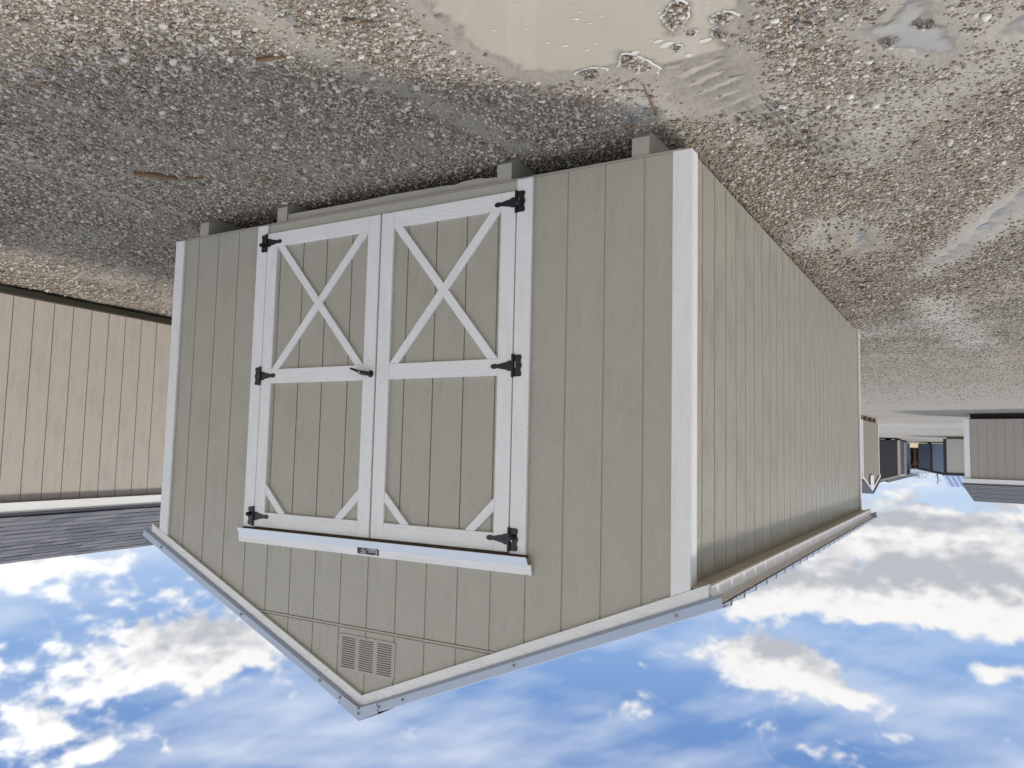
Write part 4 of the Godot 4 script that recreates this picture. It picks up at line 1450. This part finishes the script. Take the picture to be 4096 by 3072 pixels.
func background() -> void:
	# pole barn at the end of the aisle
	var B := thing("pole_barn", "dark open pole barn with brown posts at the end of the aisle", "barn", Vector3(3.4, 0.36, -100.4))
	var m := MB.new()
	m.box(Vector3(-3.5, 0.0, -4.0), Vector3(3.5, 2.5, -3.9))
	obj("rear_wall", m, M.dark_wood, B)
	for r in 3:
		for k in 9:
			var s := MB.new()
			s.box(Vector3(-3.3 + k * 0.72, 0.25 + r * 0.62, -3.2), Vector3(-2.75 + k * 0.72, 0.70 + r * 0.62, -2.9))
			obj("stacked_pallet", s, M.brown_wood if (r + k) % 3 == 0 else M.dark_wood, B)
	for x in [-2.9, -0.27, 2.4]:
		var p := MB.new()
		p.box(Vector3(x - 0.06, -0.1, -0.06), Vector3(x + 0.06, 2.42, 0.06))
		p.tube([Vector3(x, 1.75, 0), Vector3(x - 0.55, 2.35, 0)], [0.045, 0.045], 4)
		p.tube([Vector3(x, 1.75, 0), Vector3(x + 0.55, 2.35, 0)], [0.045, 0.045], 4)
		obj("post", p, M.brown_wood, B)
	var bm := MB.new()
	bm.box(Vector3(-3.6, 2.35, -0.1), Vector3(3.6, 2.5, 0.1))
	obj("beam", bm, M.brown_wood, B)
	var rf := MB.new()
	var T := Transform3D(Basis(Vector3.RIGHT, 0.0), Vector3.ZERO)
	rf.quad(Vector3(-3.8, 2.5, 0.3), Vector3(3.8, 2.5, 0.3), Vector3(3.8, 2.98, -2.0), Vector3(-3.8, 2.98, -2.0), Vector3.UP)
	rf.quad(Vector3(-3.8, 2.5, -4.2), Vector3(3.8, 2.5, -4.2), Vector3(3.8, 2.98, -2.0), Vector3(-3.8, 2.98, -2.0), Vector3.UP)
	var ro := obj("roof", rf, M.roof_metal, B)
	for k in 22:
		var rb := MB.new()
		var x := -3.7 + k * 0.35
		rb.tube([Vector3(x, 2.52, 0.3), Vector3(x, 3.0, -2.0)], [0.03, 0.03], 4)
		obj("roof_rib", rb, M.cable, ro)
	# two trees that only just show above the roofs
	for t in [[Vector3(3.9, 0.36, -122.0), 3.9, "bushy dark tree rising behind the pole barn roof"], [Vector3(0.65, 0.36, -96.0), 4.2, "thin bare tree tip showing above the blue shed roof"]]:
		var tr := thing("tree", t[2], "tree", t[0], 0.0, "trees beyond the sheds")
		var h: float = t[1]
		var tm := MB.new()
		tm.tube([Vector3(0, -0.1, 0), Vector3(0.03, h * 0.5, 0), Vector3(-0.02, h, 0.02)], [0.12, 0.08, 0.02], 7)
		for k in 9:
			var y := h * (0.45 + 0.055 * k)
			var a := rng.randf() * TAU
			var l := 0.9 * (1.1 - 0.08 * k)
			tm.tube([Vector3(0, y, 0), Vector3(cos(a) * l * 0.6, y + 0.25, sin(a) * l * 0.6), Vector3(cos(a) * l, y + 0.3, sin(a) * l)], [0.03, 0.018, 0.006], 5)
		obj("trunk", tm, M.twig, tr)
		var cm := MB.new()
		for k in 420 if h < 4.0 else 0:
			var a := rng.randf() * TAU
			var rr := sqrt(rng.randf()) * 1.1
			var y := h * rng.randf_range(0.5, 1.03)
			var p := Vector3(cos(a) * rr, y, sin(a) * rr)
			var u := Vector3(rng.randf_range(-1, 1), rng.randf_range(-1, 1), rng.randf_range(-1, 1)).normalized() * 0.10
			var w := Vector3(rng.randf_range(-1, 1), rng.randf_range(-1, 1), rng.randf_range(-1, 1)).normalized() * 0.07
			cm.tri(p - u, p + w, p + u, Vector2.ZERO, Vector2.RIGHT, Vector2.ONE, Vector3.UP)
		if h < 4.0:
			obj("crown", cm, M.leaf, tr)
	# overhead wires between two poles
	var ends := []
	for q in [[Vector3(-7.1, 0.36, -172.0), "far wooden utility pole in line behind the long taupe shed"], [Vector3(-7.1, 0.0, 14.0), "near wooden utility pole at the front left of the yard"]]:
		var P := thing("utility_pole", q[1], "pole", q[0], 0.0, "utility poles")
		var pm := MB.new()
		var ht: float = 8.2 - q[0].y
		pm.tube([Vector3(0, -0.3, 0), Vector3(0, ht, 0)], [0.14, 0.10], 9)
		obj("post", pm, M.brown_wood, P)
		var ar := MB.new()
		ar.box(Vector3(-0.9, ht - 0.35, -0.06), Vector3(0.9, ht - 0.23, 0.06))
		obj("crossarm", ar, M.brown_wood, P)
		ends.append(q[0] + Vector3(0, ht - 0.2, 0))
	for k in 4:
		var o: float = [-0.56, -0.40, 0.35, 0.51][k]
		var a: Vector3 = ends[0] + Vector3(o, 0, 0)
		var b: Vector3 = ends[1] + Vector3(o, 0, 0)
		var pts := []
		var rad := []
		for i in 13:
			var f := i / 12.0
			pts.append(a.lerp(b, f) - Vector3(0, 0.25 * sin(PI * f), 0))
			rad.append(0.007)
		var wm := MB.new()
		wm.tube(pts, rad, 5)
		tag(obj("overhead_wire", wm, M.cable), ["overhead wire nearest the picture's side edge, above the long taupe shed", "second overhead wire from the picture's side edge, above the long taupe shed", "third overhead wire from the picture's side edge, above the long taupe shed", "overhead wire farthest from the picture's side edge, above the long taupe shed"][k], "wire", "overhead wires")

func litter() -> void:
	# splintered lumber and twigs on the gravel
	var bits := [
		[Vector2(1.17, 0.66), 0.24, 0.042, 0.9, "thick broken lumber splinter lying on the gravel right of the doors", 1],
		[Vector2(1.02, 0.52), 0.13, 0.022, 0.35, "short torn splinter lying against the thick broken lumber piece", 1],
		[Vector2(0.62, 0.28), 0.13, 0.008, 0.15, "slim wood splinter on gravel just in front of the double doors", 1],
		[Vector2(-0.51, 1.31), 0.13, 0.018, 0.25, "flat brown bark sliver on the gravel near the milky puddle's right side", 1],
		[Vector2(-1.0, 1.36), 0.16, 0.008, 0.5, "thin brown twig beside the muddy groove near the puddle", 0],
		[Vector2(-1.74, 0.24), 0.30, 0.010, 1.75, "dark stick lying from the milky puddle towards the shed corner", 0],
		[Vector2(-1.45, 0.40), 0.09, 0.005, 2.3, "short pale twig at the puddle's inner shore", 0],
		[Vector2(-2.45, 0.55), 0.06, 0.006, 0.8, "pale wood chip between the two left puddles", 1]]
	for b in bits:
		var m := MB.new()
		var p: Vector2 = b[0]
		var y := ground_y(p.x, p.y)
		var d := Vector3(cos(b[3]), 0.0, sin(b[3]))
		var l: float = b[1]
		var w: float = b[2]
		if b[5] == 1:
			var e := []
			for i in 8:
				e.append(Vector2((i / 7.0 - 0.5) * l, 0))
			var poly := PackedVector2Array()
			for i in 8:
				poly.append(Vector2((i / 7.0 - 0.5) * l, -w * 0.5 * (0.25 + 0.75 * sin(PI * (i + 0.6) / 8.2)) * rng.randf_range(0.75, 1.1)))
			for i in 8:
				poly.append(Vector2((0.5 - i / 7.0) * l + rng.randf_range(-0.004, 0.004), w * 0.5 * (0.3 + 0.7 * sin(PI * (i + 0.5) / 8.0)) * rng.randf_range(0.7, 1.1)))
			var T := Transform3D(Basis(d, Vector3(0, 1, 0).cross(d) * 1.0, Vector3.UP).orthonormalized(), Vector3(p.x, y + 0.008, p.y))
			T.basis = Basis(d, Vector3.UP.cross(d), Vector3.UP)
			T = T * Transform3D(Basis(Vector3(1, 0, 0), 0.12), Vector3.ZERO)
			m.prism(poly, -0.006, w * 0.30 + 0.002, minf(0.003, w * 0.15), T, ruo(), true)
			tag(obj("wood_splinter", m, M.splinter), b[4], "wood splinter", "wood scraps on the gravel")
		else:
			var pts := []
			var rad := []
			for i in 6:
				var f := i / 5.0 - 0.5
				var q := Vector3(p.x, 0, p.y) + d * l * f + Vector3(rng.randf_range(-1, 1), 0, rng.randf_range(-1, 1)) * 0.004
				q.y = maxf(ground_y(q.x, q.z), -0.008) + w * 0.7 + 0.004
				pts.append(q)
				rad.append(w * (1.0 - 0.6 * (i / 5.0)) * 0.6)
			m.tube(pts, rad, 6)
			tag(obj("twig", m, M.straw if w < 0.006 else M.twig), b[4], "twig", "twigs on the gravel")
	# dry grass and roots caught by the corner skid
	var T := thing("dry_grass", "tangle of dry pale grass and roots caught at the corner skid", "dry grass", Vector3(-1.70, 0.0, -0.05))
	for k in 26:
		var m := MB.new()
		var a := rng.randf() * TAU
		var o := Vector3(rng.randf_range(-0.16, 0.12), 0, rng.randf_range(-0.25, 0.16))
		if o.x > 0.0 and o.z < 0.03:
			o.x = -o.x
		var l := rng.randf_range(0.04, 0.16)
		var pts := []
		var rad := []
		for i in 5:
			var f := i / 4.0
			var q := o + Vector3(cos(a + f * 0.8), 0, sin(a + f * 0.8)) * l * f
			if q.x > 0.03 and q.z < 0.0:
				q.x = 0.03
			q.y = ground_y(T.position.x + q.x, T.position.z + q.z) + 0.004 + 0.025 * sin(PI * f) * rng.randf()
			pts.append(q)
			rad.append(lerpf(0.0016 + 0.0018 * float(k % 5 == 0), 0.0006, f))
		m.tube(pts, rad, 4)
		obj("blade", m, M.straw, T)

# ------------------------------------------------------------------
func _ready() -> void:
	rng.seed = 20240611
	# camera, held upside down
	var cam := Camera3D.new()
	cam.name = "camera"
	var up := Basis(Vector3(0.85945, 0.02265, 0.51072), Vector3(0.02324, 0.99625, -0.08329), Vector3(-0.51069, 0.08345, 0.85571))
	cam.transform = Transform3D(Basis(-up.x, -up.y, up.z), CAM)
	cam.fov = 52.72
	cam.near = 0.05
	cam.far = 1500.0
	add_child(cam)
	cam.current = true
	# sky
	var we := WorldEnvironment.new()
	we.name = "world"
	var env := Environment.new()
	env.background_mode = Environment.BG_SKY
	var pm := PanoramaSkyMaterial.new()
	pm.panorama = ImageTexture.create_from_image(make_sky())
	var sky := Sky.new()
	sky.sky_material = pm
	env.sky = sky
	env.tonemap_mode = Environment.TONE_MAPPER_LINEAR
	env.tonemap_exposure = 1.40
	env.background_energy_multiplier = 1.0
	env.sdfgi_enabled = true
	env.ssao_enabled = true
	env.ssil_enabled = true
	we.environment = env
	add_child(we)
	# sun behind thin cloud, high behind the shed and to the left
	var sun := DirectionalLight3D.new()
	sun.name = "sun"
	sun.light_color = Color(1.0, 0.972, 0.93)
	sun.light_energy = 0.62
	sun.light_angular_distance = 9.0
	sun.shadow_enabled = true
	add_child(sun)
	sun.look_at_from_position(Vector3(-0.52, 0.70, -0.50) * 10.0, Vector3.ZERO)

	make_materials()
	M.fascia = painted(Color(0.86, 0.84, 0.80), M.white.heightmap_texture, 0.3, 0.38)
	M.drip = mat(Color(0.74, 0.72, 0.69), 0.4, 0.1)
	make_ground()
	make_water()
	main_shed()
	other_sheds()
	background()
	make_stones()
	litter()
